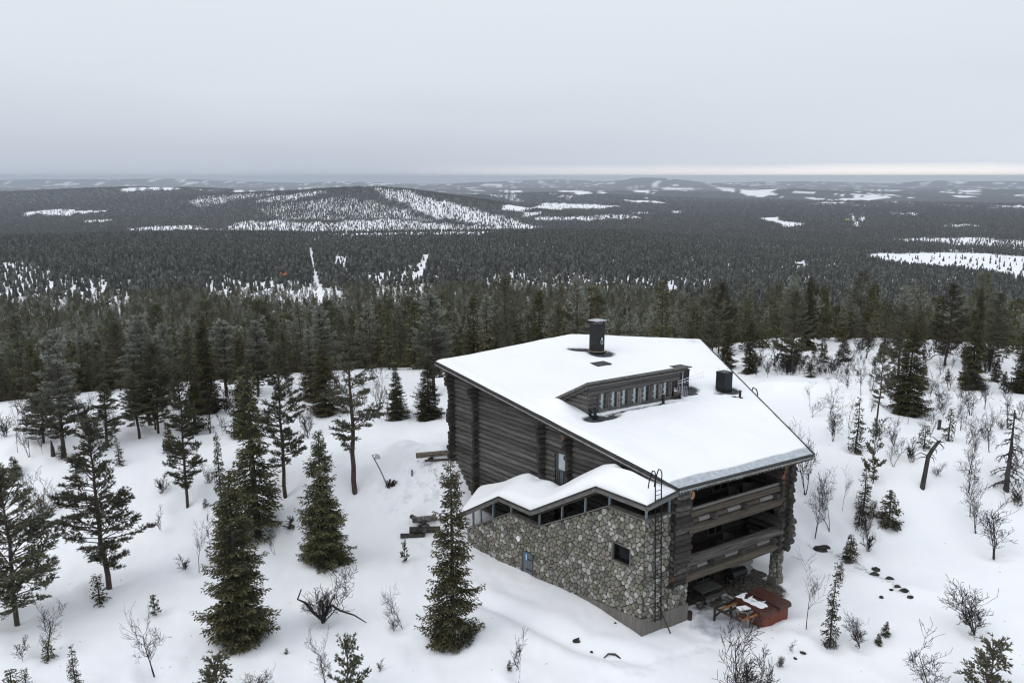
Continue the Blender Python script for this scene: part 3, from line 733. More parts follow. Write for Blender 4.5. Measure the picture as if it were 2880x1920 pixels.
# --- rubble stone facing: flat irregular stones set in dark mortar
STONE_TONES = [mat('stone_facing_%d' % i, c, .9, col2=tuple(x * .62 for x in c), nscale=5., bump=.02, coords='World', contrast=(.3, .7), col3=(.14, .155, .09), n3scale=.55, c3=(.58, .74)) for i, c in
               enumerate([(.21, .205, .18), (.31, .305, .275), (.135, .132, .12), (.25, .232, .19), (.20, .205, .175), (.47, .462, .43), (.265, .235, .208), (.19, .193, .142)])]
for i in range(8): STONE_TONES[i].name = ('grey_stone', 'pale_stone', 'dark_stone', 'buff_stone', 'green_grey_stone', 'light_stone', 'pinkish_stone', 'mossy_stone')[i]
def clip(poly, n, c):
    out = []
    for i in range(len(poly)):
        p, q = poly[i], poly[(i + 1) % len(poly)]
        dp = p[0] * n[0] + p[1] * n[1] - c; dq = q[0] * n[0] + q[1] * n[1] - c
        if dp <= 0: out.append(p)
        if (dp < 0 < dq) or (dq < 0 < dp):
            t = dp / (dp - dq); out.append((p[0] + (q[0] - p[0]) * t, p[1] + (q[1] - p[1]) * t))
    return out
def stones(parent, x0, x1, z0, z1, top, bottom, holes, frame, size=.33, seed=1, individual=300, order=None, xscale=1.0):
    """frame(x, z, out) -> world point; top/bottom: lists of (x, z)"""
    rr = np.random.RandomState(seed)
    nx = int((x1 - x0) / size); nz_ = int((z1 - z0) / size)
    pts = []
    for i in range(-1, nx + 2):
        for j in range(-1, nz_ + 2):
            pts.append((x0 + (i + .5 + rr.uniform(-.42, .42) + .5 * (j % 2)) * size, z0 + (j + .5 + rr.uniform(-.42, .42)) * size))
    P = np.array(pts); keep = rr.rand(len(P)) > .10; P = P[keep]
    tx, tz = zip(*top); bx, bz = zip(*bottom); res = []
    for k, (px, pz) in enumerate(P):
        if not (x0 <= px <= x1): continue
        tzp = np.interp(px, tx, tz); bzp = np.interp(px, bx, bz)
        if pz > tzp - .03 or pz < bzp + .03: continue
        if any(h[0] < px < h[1] and h[2] < pz < h[3] for h in holes): continue
        d = np.hypot(P[:, 0] - px, P[:, 1] - pz); idx = np.argsort(d)[1:20]
        poly = [(px - .5, pz - .5), (px + .5, pz - .5), (px + .5, pz + .5), (px - .5, pz + .5)]
        for j in idx:
            qx, qz = P[j]; n = (qx - px, qz - pz); c = (n[0] * (px + qx) + n[1] * (pz + qz)) / 2
            poly = clip(poly, n, c)
            if len(poly) < 3: break
        poly = clip(poly, (1, 0), x1); poly = clip(poly, (-1, 0), -x0)
        for T, sgn in ((top, 1), (bottom, -1)):
            for a_, c_ in zip(T[:-1], T[1:]):
                if a_[0] <= px <= c_[0] or (sgn * ((c_[1] - a_[1]) / (c_[0] - a_[0] + 1e-9) * (px - a_[0]) + a_[1] - pz) > 0 and abs(px - (a_[0] + c_[0]) / 2) < (c_[0] - a_[0]) / 2 + .2 and False):
                    s = (c_[1] - a_[1]) / (c_[0] - a_[0]); poly = clip(poly, (-s * sgn, sgn), sgn * (a_[1] - s * a_[0]))
        for h in holes:
            if h[2] < pz < h[3]: poly = clip(poly, (1, 0), h[0]) if px < h[0] else clip(poly, (-1, 0), -h[1])
            elif h[0] < px < h[1]: poly = clip(poly, (0, 1), h[2]) if pz < h[2] else clip(poly, (0, -1), -h[3])
            else:
                cxh, czh = (h[0] if px < h[0] else h[1]), (h[2] if pz < h[2] else h[3])
                if abs(px - cxh) > abs(pz - czh): poly = clip(poly, (1, 0), h[0]) if px < h[0] else clip(poly, (-1, 0), -h[1])
                else: poly = clip(poly, (0, 1), h[2]) if pz < h[2] else clip(poly, (0, -1), -h[3])
        if len(poly) < 3: continue
        A = np.array(poly); cen = A.mean(0); rad = np.hypot(*(A - cen).T).mean()
        if rad < .06: continue
        # round the corners once
        B = []
        for i in range(len(A)):
            p, q = A[i], A[(i + 1) % len(A)]
            B.append(p * .8 + q * .2); B.append(p * .2 + q * .8)
        B = np.array(B); g = max(.0, 1 - .024 / rad); B = cen + (B - cen) * g * .985
        res.append((px, pz, cen, B, rr.uniform(.045, .095), rr.randint(8), rr.uniform(-.1, .1, 2)))
    if order: res.sort(key=order)
    joined = {}
    for k, (px, pz, cen, B, hgt, tone, tilt) in enumerate(res):
        n = len(B); V = []
        for lvl, (sc, h) in enumerate(((1.0, -.02), (.985, hgt * .62), (.86, hgt))):
            for p in cen + (B - cen) * sc:
                hh = h + (0 if lvl == 0 else (p - cen) @ tilt * .5)
                V.append(tuple(frame(p[0], p[1], hh)))
        F = [(l * n + i, l * n + (i + 1) % n, (l + 1) * n + (i + 1) % n, (l + 1) * n + i) for l in (0, 1) for i in range(n)] + [tuple(range(2 * n, 3 * n))]
        if k < individual:
            b = MB(); b.face_add(V, F); part('stone', parent, b.mesh('stone', STONE_TONES[tone]))
        else:
            b = joined.setdefault(0, MB()); b.face_add(V, F, tone)
    for _, b in joined.items():
        part('further_stones', parent, b.mesh('further_stones', STONE_TONES), kind='stuff')
topL = [(-.2, 7.55), (3.0, 7.5), (9.3, 3.93), (12.3, 3.93), (17.2, 1.1)]
sl = part('stone_wall', lodge)
frL = lambda x, z, o: W(x, 0, z) + NLo * o
frR = lambda x, z, o: W(0, x, z) + NRo * o
stones(sl, 0.0, 17.2, -.7, 7.8, topL, [(0, .98), (4.6, .62), (5.2, -.7), (17.2, -.7)], [(1.02, 2.56, 4.06, 5.34), (9.76, 10.86, -.3, 1.66)], frL, .305, 3, 292, order=lambda r: r[0] * 1.0 + abs(r[1] - 3.5) * .4)
sr = part('stone_wall', lodge)
stones(sr, 0.0, 2.06, .95, 7.7, [(-.1, 7.58), (2.1, 7.55)], [(0, 1.0), (2.1, .98)], [], frR, .305, 4, 300)
stones(sr, 2.06, 3.72, .95, 2.6, [(2.0, 2.5), (3.8, 2.5)], [(2, .98), (3.8, .96)], [], frR, .305, 5, 300)
b = MB()   # masonry behind the facing
def wallbox(b, pts_top, fr, z0, th=.45, off=-.01):
    for (xa, za), (xb, zb) in zip(pts_top[:-1], pts_top[1:]):
        P = [fr(xa, z0, off), fr(xb, z0, off), fr(xb, z0, -th), fr(xa, z0, -th), fr(xa, za, off), fr(xb, zb, off), fr(xb, zb, -th), fr(xa, za, -th)]
        b.box8(P)
wallbox(b, [(0.0, 7.5), (1.02, 7.5)], frL, -1.2); wallbox(b, [(1.02, 4.06), (2.56, 4.06)], frL, -1.2)
P = [frL(1.02, 5.34, -.01), frL(2.56, 5.34, -.01), frL(2.56, 5.34, -.45), frL(1.02, 5.34, -.45), frL(1.02, 7.5, -.01), frL(2.56, 7.5, -.01), frL(2.56, 7.5, -.45), frL(1.02, 7.5, -.45)]; b.box8(P)
wallbox(b, [(2.56, 7.5), (3.0, 7.45), (9.3, 3.88), (9.76, 3.88)], frL, -1.2); wallbox(b, [(10.86, 3.88), (12.3, 3.88), (17.2, 1.05)], frL, -1.2)
P = [frL(9.76, 1.66, -.01), frL(10.86, 1.66, -.01), frL(10.86, 1.66, -.45), frL(9.76, 1.66, -.45), frL(9.76, 3.88, -.01), frL(10.86, 3.88, -.01), frL(10.86, 3.88, -.45), frL(9.76, 3.88, -.45)]; b.box8(P)
part('masonry', sl, b.mesh('masonry', M['mortar']))
b = MB(); wallbox(b, [(0.02, 7.5), (2.06, 7.5)], frR, -1.2); wallbox(b, [(2.06, 2.48), (3.74, 2.48)], frR, -1.2)
part('masonry', sr, b.mesh('masonry', M['mortar']))
# stones of the pier, facing out on its two seen sides
for fi, fr_ in enumerate((lambda x, z, o: W(-.0, 12.33 + x * .7, z) + NRo * o, lambda x, z, o: W(x * .62, 12.33, z) + NLo * o, lambda x, z, o: W(.55 - x * .6, 12.95, z) - NLo * o)):
    stones(pier, 0.0, .9, .2, 2.45, [(-.1, 2.42), (1.0, 2.42)], [(-.1, .24), (1.0, .24)], [], fr_, .30, 20 + fi, 60)
# coping boards along the top of the wall
cp = part('coping', lodge)
for a_, c_ in zip(topL[:-1], topL[1:]):
    b = MB(); pa, pb = frL(a_[0], a_[1] + .04, -.15), frL(c_[0], c_[1] + .04, -.15); b.bar(pa, pb, .5, .07); part('board', cp, b.mesh('board', M['board']))
b = MB(); b.bar(frR(-.1, 7.6, -.15), frR(2.1, 7.58, -.15), .5, .07); part('board', cp, b.mesh('board', M['board']))
# concrete plinth, cast against boards
cb = part('concrete_base', lodge)
b = MB()
b.box8([frL(-.12, -1.5, .10), frL(5.2, -1.5, .10), frL(5.2, -1.5, -.2), frL(-.12, -1.5, -.2), frL(-.12, 1.02, .10), frL(5.2, .60, .10), frL(5.2, .60, -.2), frL(-.12, 1.02, -.2)])
b.box8([frR(-.12, -1.5, .10), frR(3.8, -1.5, .10), frR(3.8, -1.5, -.2), frR(-.12, -1.5, -.2), frR(-.12, 1.02, .10), frR(3.8, .98, .10), frR(3.8, .98, -.2), frR(-.12, 1.02, -.2)])
part('plinth', cb, b.mesh('plinth', M['concrete']))
for k in range(34):
    b = MB(); x = .05 + k * .152
    if x < 5.1: b.bar(frL(x, -1.4, .106), frL(x, 1.0 - .081 * x, .106), .018, .016, up=NLo); part('form_line', cb, b.mesh('form_line', M['concrete']))
for k in range(24):
    b = MB(); x = .05 + k * .152
    if x < 3.7: b.bar(frR(x, -1.4, .106), frR(x, .99, .106), .018, .016, up=NRo); part('form_line', cb, b.mesh('form_line', M['concrete']))
# window opening and small plank door in the stone wall
wd = part('window', lodge)
b = MB()
for a_, c_ in (((1.02, 4.06), (2.56, 4.06)), ((1.02, 5.34), (2.56, 5.34)), ((1.05, 4.06), (1.05, 5.34)), ((2.53, 4.06), (2.53, 5.34))): b.bar(frL(a_[0], a_[1], -.02), frL(c_[0], c_[1], -.02), .09, .16, up=NLo)
part('frame', wd, b.mesh('frame', M['board']))
b = MB(); b.face_add([frL(1.0, 4.02, -.3), frL(2.58, 4.02, -.3), frL(2.58, 5.36, -.3), frL(1.0, 5.36, -.3)], [(0, 1, 2, 3)]); part('pane', wd, b.mesh('pane', M['glass_dark']))
dr = part('door', lodge)
for k in range(6):
    b = MB(); x = 9.86 + .165 * k + .08; b.bar(frL(x, -.4, .0), frL(x, 1.6, .0), .155, .06, up=NLo); part('plank', dr, b.mesh('plank', M['blue_grey_wood']))
b = MB()
for x in (9.80, 10.84): b.bar(frL(x, -.4, .02), frL(x, 1.68, .02), .08, .14, up=NLo)
b.bar(frL(9.76, 1.66, .02), frL(10.88, 1.66, .02), .08, .14, up=NLo); part('frame', dr, b.mesh('frame', M['frame']))
b = MB()
for zz_ in (.35, 1.15): b.bar(frL(9.85, zz_, .06), frL(10.45, zz_, .06), .07, .02, up=NLo)
part('hinge', dr, b.mesh('hinge', M['black_metal']))
# blue sign on the door: a white figure with a raised disc
sg = part('sign', lodge)
b = MB(); b.bar(frL(10.42, 1.02, .07), frL(10.42, 1.58, .07), .24, .02, up=NLo); part('plate', sg, b.mesh('plate', M['sign_blue']))
b = MB(); n = 10
for cx, cz, rr_ in ((10.42, 1.47, .035), (10.42, 1.36, .05), (10.40, 1.14, .045)):
    P = [frL(cx + rr_ * math.cos(t * 2 * math.pi / n), cz + rr_ * math.sin(t * 2 * math.pi / n), .086) for t in range(n)]; b.face_add(P, [tuple(range(n))])
b.bar(frL(10.42, 1.15, .084), frL(10.42, 1.34, .084), .05, .004, up=NLo)
part('symbol', sg, b.mesh('symbol', M['white_paint']))
# round white wall plate and, in the shade of the canopy, the grey one on the log wall
def disc(name, cx, cz, fr, rr_, m, off=.12, th=.05):
    b = MB(); n = 20; P = [fr(cx + rr_ * math.cos(t * 2 * math.pi / n), cz + rr_ * 1.12 * math.sin(t * 2 * math.pi / n), o) for o in (off - th, off) for t in range(n)]
    b.face_add(P, [tuple(range(n))[::-1], tuple(range(n, 2 * n))] + [(t, (t + 1) % n, n + (t + 1) % n, n + t) for t in range(n)])
    part(name, lodge, b.mesh(name, M[m]))
disc('wall_lamp', 11.26, 2.38, frL, .19, 'white_paint')
disc('wall_disc', 5.2, 7.0, lambda x, z, o: W(x, 2.35, z) + NLo * o, .24, 'board', .1)

# --- canopy over the outside stair: folded roof on thin posts
FP = [(-.45, 8.73), (3.57, 8.72), (9.53, 5.13), (12.9, 5.12), (17.9, 2.0)]
BP = [(-.45, 9.20), (4.76, 9.20), (9.45, 6.29), (12.94, 6.36), (19.2, 2.45)]
def canz(u, s):
    f = np.interp(u, [p[0] for p in FP], [p[1] for p in FP]); b_ = np.interp(u, [p[0] for p in BP], [p[1] for p in BP])
    return f * (1 - s) + b_ * s
can = part('canopy_roof', lodge)
b = MB(); us = [-.45, 1.5, 3.57, 4.2, 4.76, 6, 8, 9.5, 11.2, 12.92, 14.5, 16.2, 17.9]
for i in range(len(us) - 1):
    for s0, s1 in ((0, .5), (.5, 1)):
        P = []
        for dz in (-.22, 0):
            for uu, ss in ((us[i], s0), (us[i + 1], s0), (us[i + 1], s1), (us[i], s1)):
                ue = uu + (ss * 1.2 if uu > 17 else 0)
                P.append(W(ue, -.42 + 2.85 * ss, float(canz(uu, ss)) + dz))
        b.box8(P)
part('roof_slab', can, b.mesh('roof_slab', M['membrane']))
for (ua, za), (ub, zb) in zip(FP[:-1], FP[1:]):
    b = MB(); b.bar(W(ua, -.46, za - .13), W(ub, -.46, zb - .13), .06, .34); part('fascia', can, b.mesh('fascia', M['board']))
    b = MB(); b.bar(W(ua, -.50, za + .03), W(ub, -.50, zb + .03), .09, .10); part('edge_flashing', can, b.mesh('edge_flashing', M['fascia']))
b = MB(); b.bar(W(-.50, -.46, 8.60), W(-.50, 2.05, 9.05), .06, .34); part('fascia', can, b.mesh('fascia', M['board']))
b = MB(); b.bar(W(-.54, -.46, 8.77), W(-.54, 2.05, 9.22), .09, .10); part('edge_flashing', can, b.mesh('edge_flashing', M['fascia']))
for (ua, za), (ub, zb) in zip(BP[:-1], BP[1:]):
    b = MB(); b.bar(W(ua, 2.30, za + .05), W(ub, 2.30, zb + .05), .16, .22); part('upstand', can, b.mesh('upstand', M['fascia']))
for u_ in (0.06, 2.95, 5.0, 7.1, 9.27, 12.21, 14.23, 15.68, 16.6):
    b = MB(); zt = float(canz(u_, .1)) - .2; zb_ = float(np.interp(u_, [p[0] for p in topL], [p[1] for p in topL]))
    b.bar(W(u_, .1, zb_), W(u_, .1, zt), .11, .13, up=NLo); part('post', can, b.mesh('post', M['steel_post']))
b = MB(); b.bar(W(.06, 1.95, 7.6), W(.06, 1.95, 8.85), .11, .13, up=NLo); part('post', can, b.mesh('post', M['steel_post']))
log(can, W(0.1, .05, 8.4), W(3.3, .05, 8.4), .07, 'brown', 'purlin'); log(can, W(3.6, .05, 8.35), W(9.3, .05, 4.9), .07, 'brown', 'purlin'); log(can, W(9.4, .05, 4.85), W(12.8, .05, 4.85), .07, 'brown', 'purlin')
# its thick snow
nu, ns = 150, 22
U = np.linspace(-.40, 17.7, nu); S = np.linspace(0, 1, ns); UU, SS = np.meshgrid(U, S, indexing='ij')
Zb = canz(UU, SS)
# smooth the folds the way drifted snow does
Zs = Zb.copy()
for _ in range(110): Zs[1:-1] = (Zs[:-2] + Zs[2:] + 2 * Zs[1:-1]) / 4
edge = np.minimum(np.clip(SS / .16, 0, 1), np.clip((1 - SS) / .13, 0, 1)) ** .5 * np.clip((UU + .40) / .5, 0, 1) ** .5 * np.clip((17.7 - UU) / .5, 0, 1) ** .5
th = np.interp(UU, [-.4, 0, 1.2, 2.5, 4.1, 4.7, 5.4, 7, 8.7, 10, 12.9, 15, 17.7], [.12, .2, .42, .68, .68, .64, .68, .56, .42, .40, .46, .40, .35]) + .10 * (fbm(UU / 2.2, SS * 2, 91, 3) - .5)
th = th * (1 - sstep(4.6, 3.4, UU) * sstep(.66, .88, SS))
# kept low round the log stacks
for cu in (9.3, 11.75): th = th - .42 * np.exp(-((UU - cu) / .75) ** 2 - ((SS - 1) / .22) ** 2)
Zt = np.maximum(Zb + .10, Zs + th) ; Zt = Zb + (Zt - Zb) * edge + .004
VV = -.40 + 2.66 * SS; Ue = UU + SS * 1.2 * sstep(15, 17.7, UU)
X = C0[0] + D1[0] * Ue + D2[0] * VV; Y = C0[1] + D1[1] * Ue + D2[1] * VV
i = np.arange(nu - 1)[:, None]; j = np.arange(ns - 1)[None]
q = np.stack([i * ns + j, i * ns + j + 1, (i + 1) * ns + j + 1, (i + 1) * ns + j], -1).reshape(-1, 4)
part('canopy_snow', lodge, mesh_np('canopy_snow', np.stack([X, Y, Zt], -1).reshape(-1, 3), quads=q, mats=[M['snow_roof']], attrs={'ice': np.zeros(X.size), 'bare': np.zeros(X.size)}, smooth=True))
# ------------------------------------------------------------------ main roof
RP = [(-.52, 2.02), (23.85, 1.88), (26.6, 17.95), (21.45, 29.2), (-.54, 14.56)]
RZ = lambda u, v, d=0: W(u, v, zroof(u, v) + d)
roof = part('roof', lodge)
b = MB(); n = 5
lo = [RZ(u, v, -.26) for u, v in RP]; hi = [RZ(u, v, 0) for u, v in RP]
b.face_add(lo + hi, [tuple(range(n))[::-1], tuple(range(n, 2 * n))] + [(i, (i + 1) % n, n + (i + 1) % n, n + i) for i in range(n)])
part('roof_slab', roof, b.mesh('roof_slab', M['membrane']))
cen = np.mean([W(u, v, 0) for u, v in RP], 0)
for (ua, va), (ub, vb) in zip(RP, RP[1:] + RP[:1]):
    pa, pb = W(ua, va, 0), W(ub, vb, 0); d = (pb - pa) / np.linalg.norm(pb - pa); nn = np.cross(d, UP); nn = nn if np.dot(nn, pa - cen) > 0 else -nn
    for dz, off, h_, w_, m_, nm in ((-.02, .05, .16, .10, 'fascia', 'edge_flashing'), (-.17, .035, .13, .05, 'board_light', 'fascia'), (-.29, .02, .12, .05, 'log_dark', 'lower_fascia')):
        b = MB(); b.bar(RZ(ua, va, dz) + nn * off, RZ(ub, vb, dz) + nn * off, w_, h_); part(nm, roof, b.mesh(nm, M[m_]))
# purlin ends and brackets under the left eave
for u_ in (22.3, 19.3, 11.7, 9.3, 3.0): log(roof, RZ(u_, 2.9, -.52), RZ(u_, 2.12, -.50), .17, 'brown', 'purlin')
# rough splintered ends under the eave
for v_ in (3.4, 5.6, 8.0, 10.4, 12.7): log(roof, RZ(1.2, v_, -.42), RZ(-.36, v_, -.40), .13, 'dark', 'rafter')
# icicles along the front eave
for a_, c_, k_ in ((2.1, 3.9, 15), (6.4, 7.4, 9), (8.9, 11.6, 10)):
    for t in np.linspace(a_, c_, k_):
        L_ = _lr.uniform(.10, .30); b = MB(); p = RZ(-.60, t, -.10); b.tube([p, p - UP * L_ * .6, p - UP * L_], [.018, .012, .002], 5); part('icicle', roof, b.mesh('icicle', M['glass_sky']))

def plan_range(u):
    def x(a, c): return a[1] + (c[1] - a[1]) * (u - a[0]) / (c[0] - a[0])
    vmin = x(RP[0], RP[1]) if u <= RP[1][0] else x(RP[1], RP[2]); vmax = x(RP[4], RP[3]) if u <= RP[3][0] else x(RP[3], RP[2])
    return vmin, vmax
nu, nv = 190, 200
U = np.linspace(-.50, 26.5, nu); T = np.linspace(0, 1, nv)
U = -.50 + 27.0 * (np.linspace(0, 1, nu)); VV = np.zeros((nu, nv)); UU = np.repeat(U[:, None], nv, 1)
for i, u_ in enumerate(U):
    a_, c_ = plan_range(u_); VV[i] = a_ + .04 + (c_ - a_ - .08) * T
def ed(u, v):       # distance to the roof edge
    best = np.full(u.shape, 1e9); P = [W(a_, c_, 0)[:2] for a_, c_ in RP]; X = C0[0] + D1[0] * u + D2[0] * v; Y = C0[1] + D1[1] * u + D2[1] * v
    out = []
    for a_, c_ in zip(P, P[1:] + P[:1]):
        out.append(seg_dist(X, Y, [a_, c_]))
    return out
E_ = ed(UU, VV); front = E_[4]; left = E_[0]; rest = np.minimum(np.minimum(E_[1], E_[2]), E_[3])
edge = np.clip(np.minimum(left, rest) / .35, 0, 1) ** .6
frontf = sstep(.2, 2.0, front + (fbm(UU * 1.2, VV * .4, 12, 3) - .5) * .5)
th = (.05 + .17 * frontf) * edge + .05 * (fbm(UU / 3, VV / 3, 14, 3) - .5) * edge * frontf
th = th + .10 * np.exp(-(left / 1.6) ** 2) * edge * frontf
th = th + ((fbm(UU * .9, VV * 2.6, 22, 3) - .5) * .045 + (fbm(UU * .35, VV * .5, 23, 3) - .5) * .10) * edge * frontf
# drift at the left of the dormer and along its foot
th = th + .55 * np.exp(-((UU - 12.2) / 1.1) ** 2 - ((VV - 4.0) / .75) ** 2) + .35 * np.exp(-((UU - 10.9) / .8) ** 2 - ((VV - 3.5) / .9) ** 2)
th = th + .18 * np.exp(-((UU - 9.4) / .5) ** 2) * sstep(5.8, 7, VV) * sstep(14.5, 13.5, VV) * (1 + .8 * (fbm(UU, VV * 2, 18, 3) - .5))
bare = np.zeros(UU.shape)
def hole(cu, cv, su, sv, k=1.0, rot=0.0):
    global bare
    c, s = math.cos(rot), math.sin(rot); a_ = (UU - cu) * c + (VV - cv) * s; d_ = -(UU - cu) * s + (VV - cv) * c
    bare = np.maximum(bare, k * np.exp(-((a_ / su) ** 2 + (d_ / sv) ** 2) ** 1.5))
hole(21.0, 16.4, 1.15, 1.35); hole(22.3, 15.5, .6, 1.6, .9, .5); hole(10.2, 19.3, .95, 1.2); hole(11.6, 16.3, .9, 1.2, .95); hole(10.0, 18.2, .5, .9, .6)
hole(9.55, 5.15, .62, 1.25, 1.0); hole(9.3, 6.2, .34, 1.1, .9); hole(9.72, 9.5, .28, 4.6, .80); hole(9.0, 18.55, .3, .35, .8); hole(10.6, 13.9, .4, .7, .85)
ice = (1 - sstep(.45, 1.15, front + (fbm(UU * 2, VV * .4, 16, 3) - .5) * .45)) * .95
ice = np.maximum(ice, .45 * np.exp(-(((UU - 21) / 1.8) ** 2 + ((VV - 27.6) / 1.5) ** 2)))
ice = np.maximum(ice, .6 * np.exp(-(rest / .5) ** 2) * sstep(.4, .6, fbm(UU, VV, 19, 3)))
th = th * (1 - .93 * bare)
Z = zroof(UU, VV) + .004 + np.maximum(th, .0)
X = C0[0] + D1[0] * UU + D2[0] * VV; Y = C0[1] + D1[1] * UU + D2[1] * VV
i = np.arange(nu - 1)[:, None]; j = np.arange(nv - 1)[None]
q = np.stack([i * nv + j, i * nv + j + 1, (i + 1) * nv + j + 1, (i + 1) * nv + j], -1).reshape(-1, 4)
part('roof_snow', lodge, mesh_np('roof_snow', np.stack([X, Y, Z], -1).reshape(-1, 3), quads=q, mats=[M['snow_roof']], attrs={'ice': ice.ravel(), 'bare': bare.ravel()}, smooth=True))

# --- long dormer with carved-edge windows
dm = part('dormer', lodge)
U0, VA, VB = 10.35, 5.15, 13.75
zb = lambda v: zroof(U0, v) + .22
ZT = 12.98
b = MB(); P = [W(U0 + .12, VA + .1, zb(VA) - .3), W(U0 + .12, VB - .1, zb(VB) - .3), W(13.4, VB - .1, 11.0), W(13.4, VA + .1, 11.0), W(U0 + .12, VA + .1, ZT), W(U0 + .12, VB - .1, ZT), W(13.4, VB - .1, 11.36), W(13.4, VA + .1, 11.36)]
b.box8(P); part('core', dm, b.mesh('core', M['log_dark']))
for k, z in enumerate((11.16, 11.52, 11.88, 12.24, 12.60, 12.92)):       # left gable of horizontal logs that die into the roof
    ue = 10.3 + (13.35 - z + .0) / .55 * 1.0
    log(dm, W(U0 + .03, VA + .05, z), W(min(ue, 13.3) - .2, VA + .05, z), .19, 'gable')
for k, z in enumerate((12.56, 12.92)):                            # two long logs over the windows
    log(dm, W(U0 + .02, VA - .06, z), W(U0 + .02, VB + .15, z), .185, 'gable')
log(dm, W(U0 + .02, VA - .06, 11.16), W(U0 + .02, VB + .45, 11.10), .10, 'log', 'sill_log')
vs = np.linspace(VA + .72, VB - .75, 8)
for z in (11.20, 11.54, 11.88, 12.22): log(dm, W(U0 + .02, VA - .10, z), W(U0 + .02, VA + .70, z), .18, 'gable')
for k in range(7):
    va, vb = vs[k], vs[k + 1]; w_ = vb - va
    win = part('window', dm)
    # glazing, with log ends left and a scalloped board right
    b = MB(); b.face_add([W(U0 - .01, va + .12, 11.24), W(U0 - .01, vb - .22, 11.24), W(U0 - .01, vb - .22, 12.40), W(U0 - .01, va + .10, 12.40)], [(3, 2, 1, 0)]); part('pane', win, b.mesh('pane', M['glass_sky']))
    for zz_ in (11.38, 11.74, 12.10, 12.32): log(win, W(U0 + .1, va + .12, zz_), W(U0 - .2, va + .12, zz_), .16, 'gable', 'log_end')
    b = MB(); n = 16; prof = [(vb - .22, 11.26)] + [(vb - .38 + .07 * abs(math.sin(math.pi * t / 16 * 3)) ** .6 * -1 + .05, 11.26 + 1.12 * t / 16) for t in range(17)] + [(vb - .22, 12.38)]
    lo = [W(U0 - .10, a_, c_) for a_, c_ in prof]; hi = [W(U0 - .05, a_, c_) for a_, c_ in prof]; m_ = len(prof)
    b.face_add(lo + hi, [tuple(range(m_)), tuple(range(m_, 2 * m_))[::-1]] + [(i_, (i_ + 1) % m_, m_ + (i_ + 1) % m_, m_ + i_) for i_ in range(m_)])
    part('scalloped_board', win, b.mesh('scalloped_board', M['log_dark']))
    b = MB(); b.bar(W(U0 - .12, vb - .20, 11.2), W(U0 - .12, vb - .20, 12.40), .09, .12, up=D1); b.bar(W(U0 - .13, vb - .05, 11.16), W(U0 - .13, vb - .05, 12.40), .12, .16, up=D1); part('post', win, b.mesh('post', M['board_light'] if k % 2 else M['board']))
    b = MB(); b.bar(W(U0 - .17, va + .02, 11.2), W(U0 - .17, vb - .14, 11.2), .16, .12); part('sill', win, b.mesh('sill', M['board']))
log(dm, W(U0, VB - .4, 11.35), W(U0 - .05, VB + .62, 11.32), .17, 'brown'); pass
for v_ in (VA - .02, VB + .1):
    b = MB(); b.bar(W(U0 - .22, v_, 10.6), W(U0 - .22, v_, 11.35), .16, .16, up=D1); part('bracket', dm, b.mesh('bracket', M['black_metal']))
b = MB(); b.bar(W(U0 - .02, VA + .0, 10.98), W(U0 - .02, VB, 10.88), .06, .34); part('base_flashing', dm, b.mesh('base_flashing', M['fascia']))
# dormer roof: falls back towards the main roof
b = MB(); P = []
for dz in (-.16, 0):
    for uu, vv, z in ((9.95, VA - .48, 13.50), (9.95, VB + .35, 13.50), (13.75, VB + .35, 11.52), (13.55, VA - .30, 11.50)): P.append(W(uu, vv, z + dz))
b.box8(P); part('roof_slab', dm, b.mesh('roof_slab', M['membrane']))
for dz, off, h_, m_ in ((-.03, .0, .17, 'board'), (-.20, .05, .17, 'log_dark'), (-.36, .12, .14, 'board')):
    b = MB(); b.bar(W(9.93 + off, VA - .5, 13.50 + dz), W(9.93 + off, VB + .37, 13.50 + dz), .07, h_); part('fascia', dm, b.mesh('fascia', M[m_]))
    b = MB(); b.bar(W(9.93 + off, VA - .5 + off, 13.50 + dz), W(13.5, VA - .32 + off, 11.56 + dz), .07, h_); part('fascia', dm, b.mesh('fascia', M[m_]))
b = MB(); P = []
for dz, q_ in ((0, 0), (.12, .08)):
    for uu, vv, z in ((10.0 + q_, VA - .42 + q_, 13.2), (10.0 + q_, VB + .3 - q_, 13.2), (13.9, VB + .3 - q_, 11.5), (13.7, VA - .25 + q_, 11.48)): P.append(W(uu, vv, z + dz + .004))
b.box8(P); part('dormer_snow', dm, b.mesh('dormer_snow', M['snow']))
# drift that fills the valley behind the dormer
b = MB(); P = [W(12.6, VA - .9, 11.2), W(12.6, VB + .5, 11.2), W(16.5, VB + 1.2, 11.6), W(16.0, VA - .6, 11.6), W(13.2, VA - .5, 11.62), W(13.2, VB + .2, 11.62), W(15.8, VB + .8, zroof(15.8, 14) + .22), W(15.2, VA, zroof(15.2, 5) + .22)]
b.box8(P); part('valley_snow', dm, b.mesh('valley_snow', M['snow']))

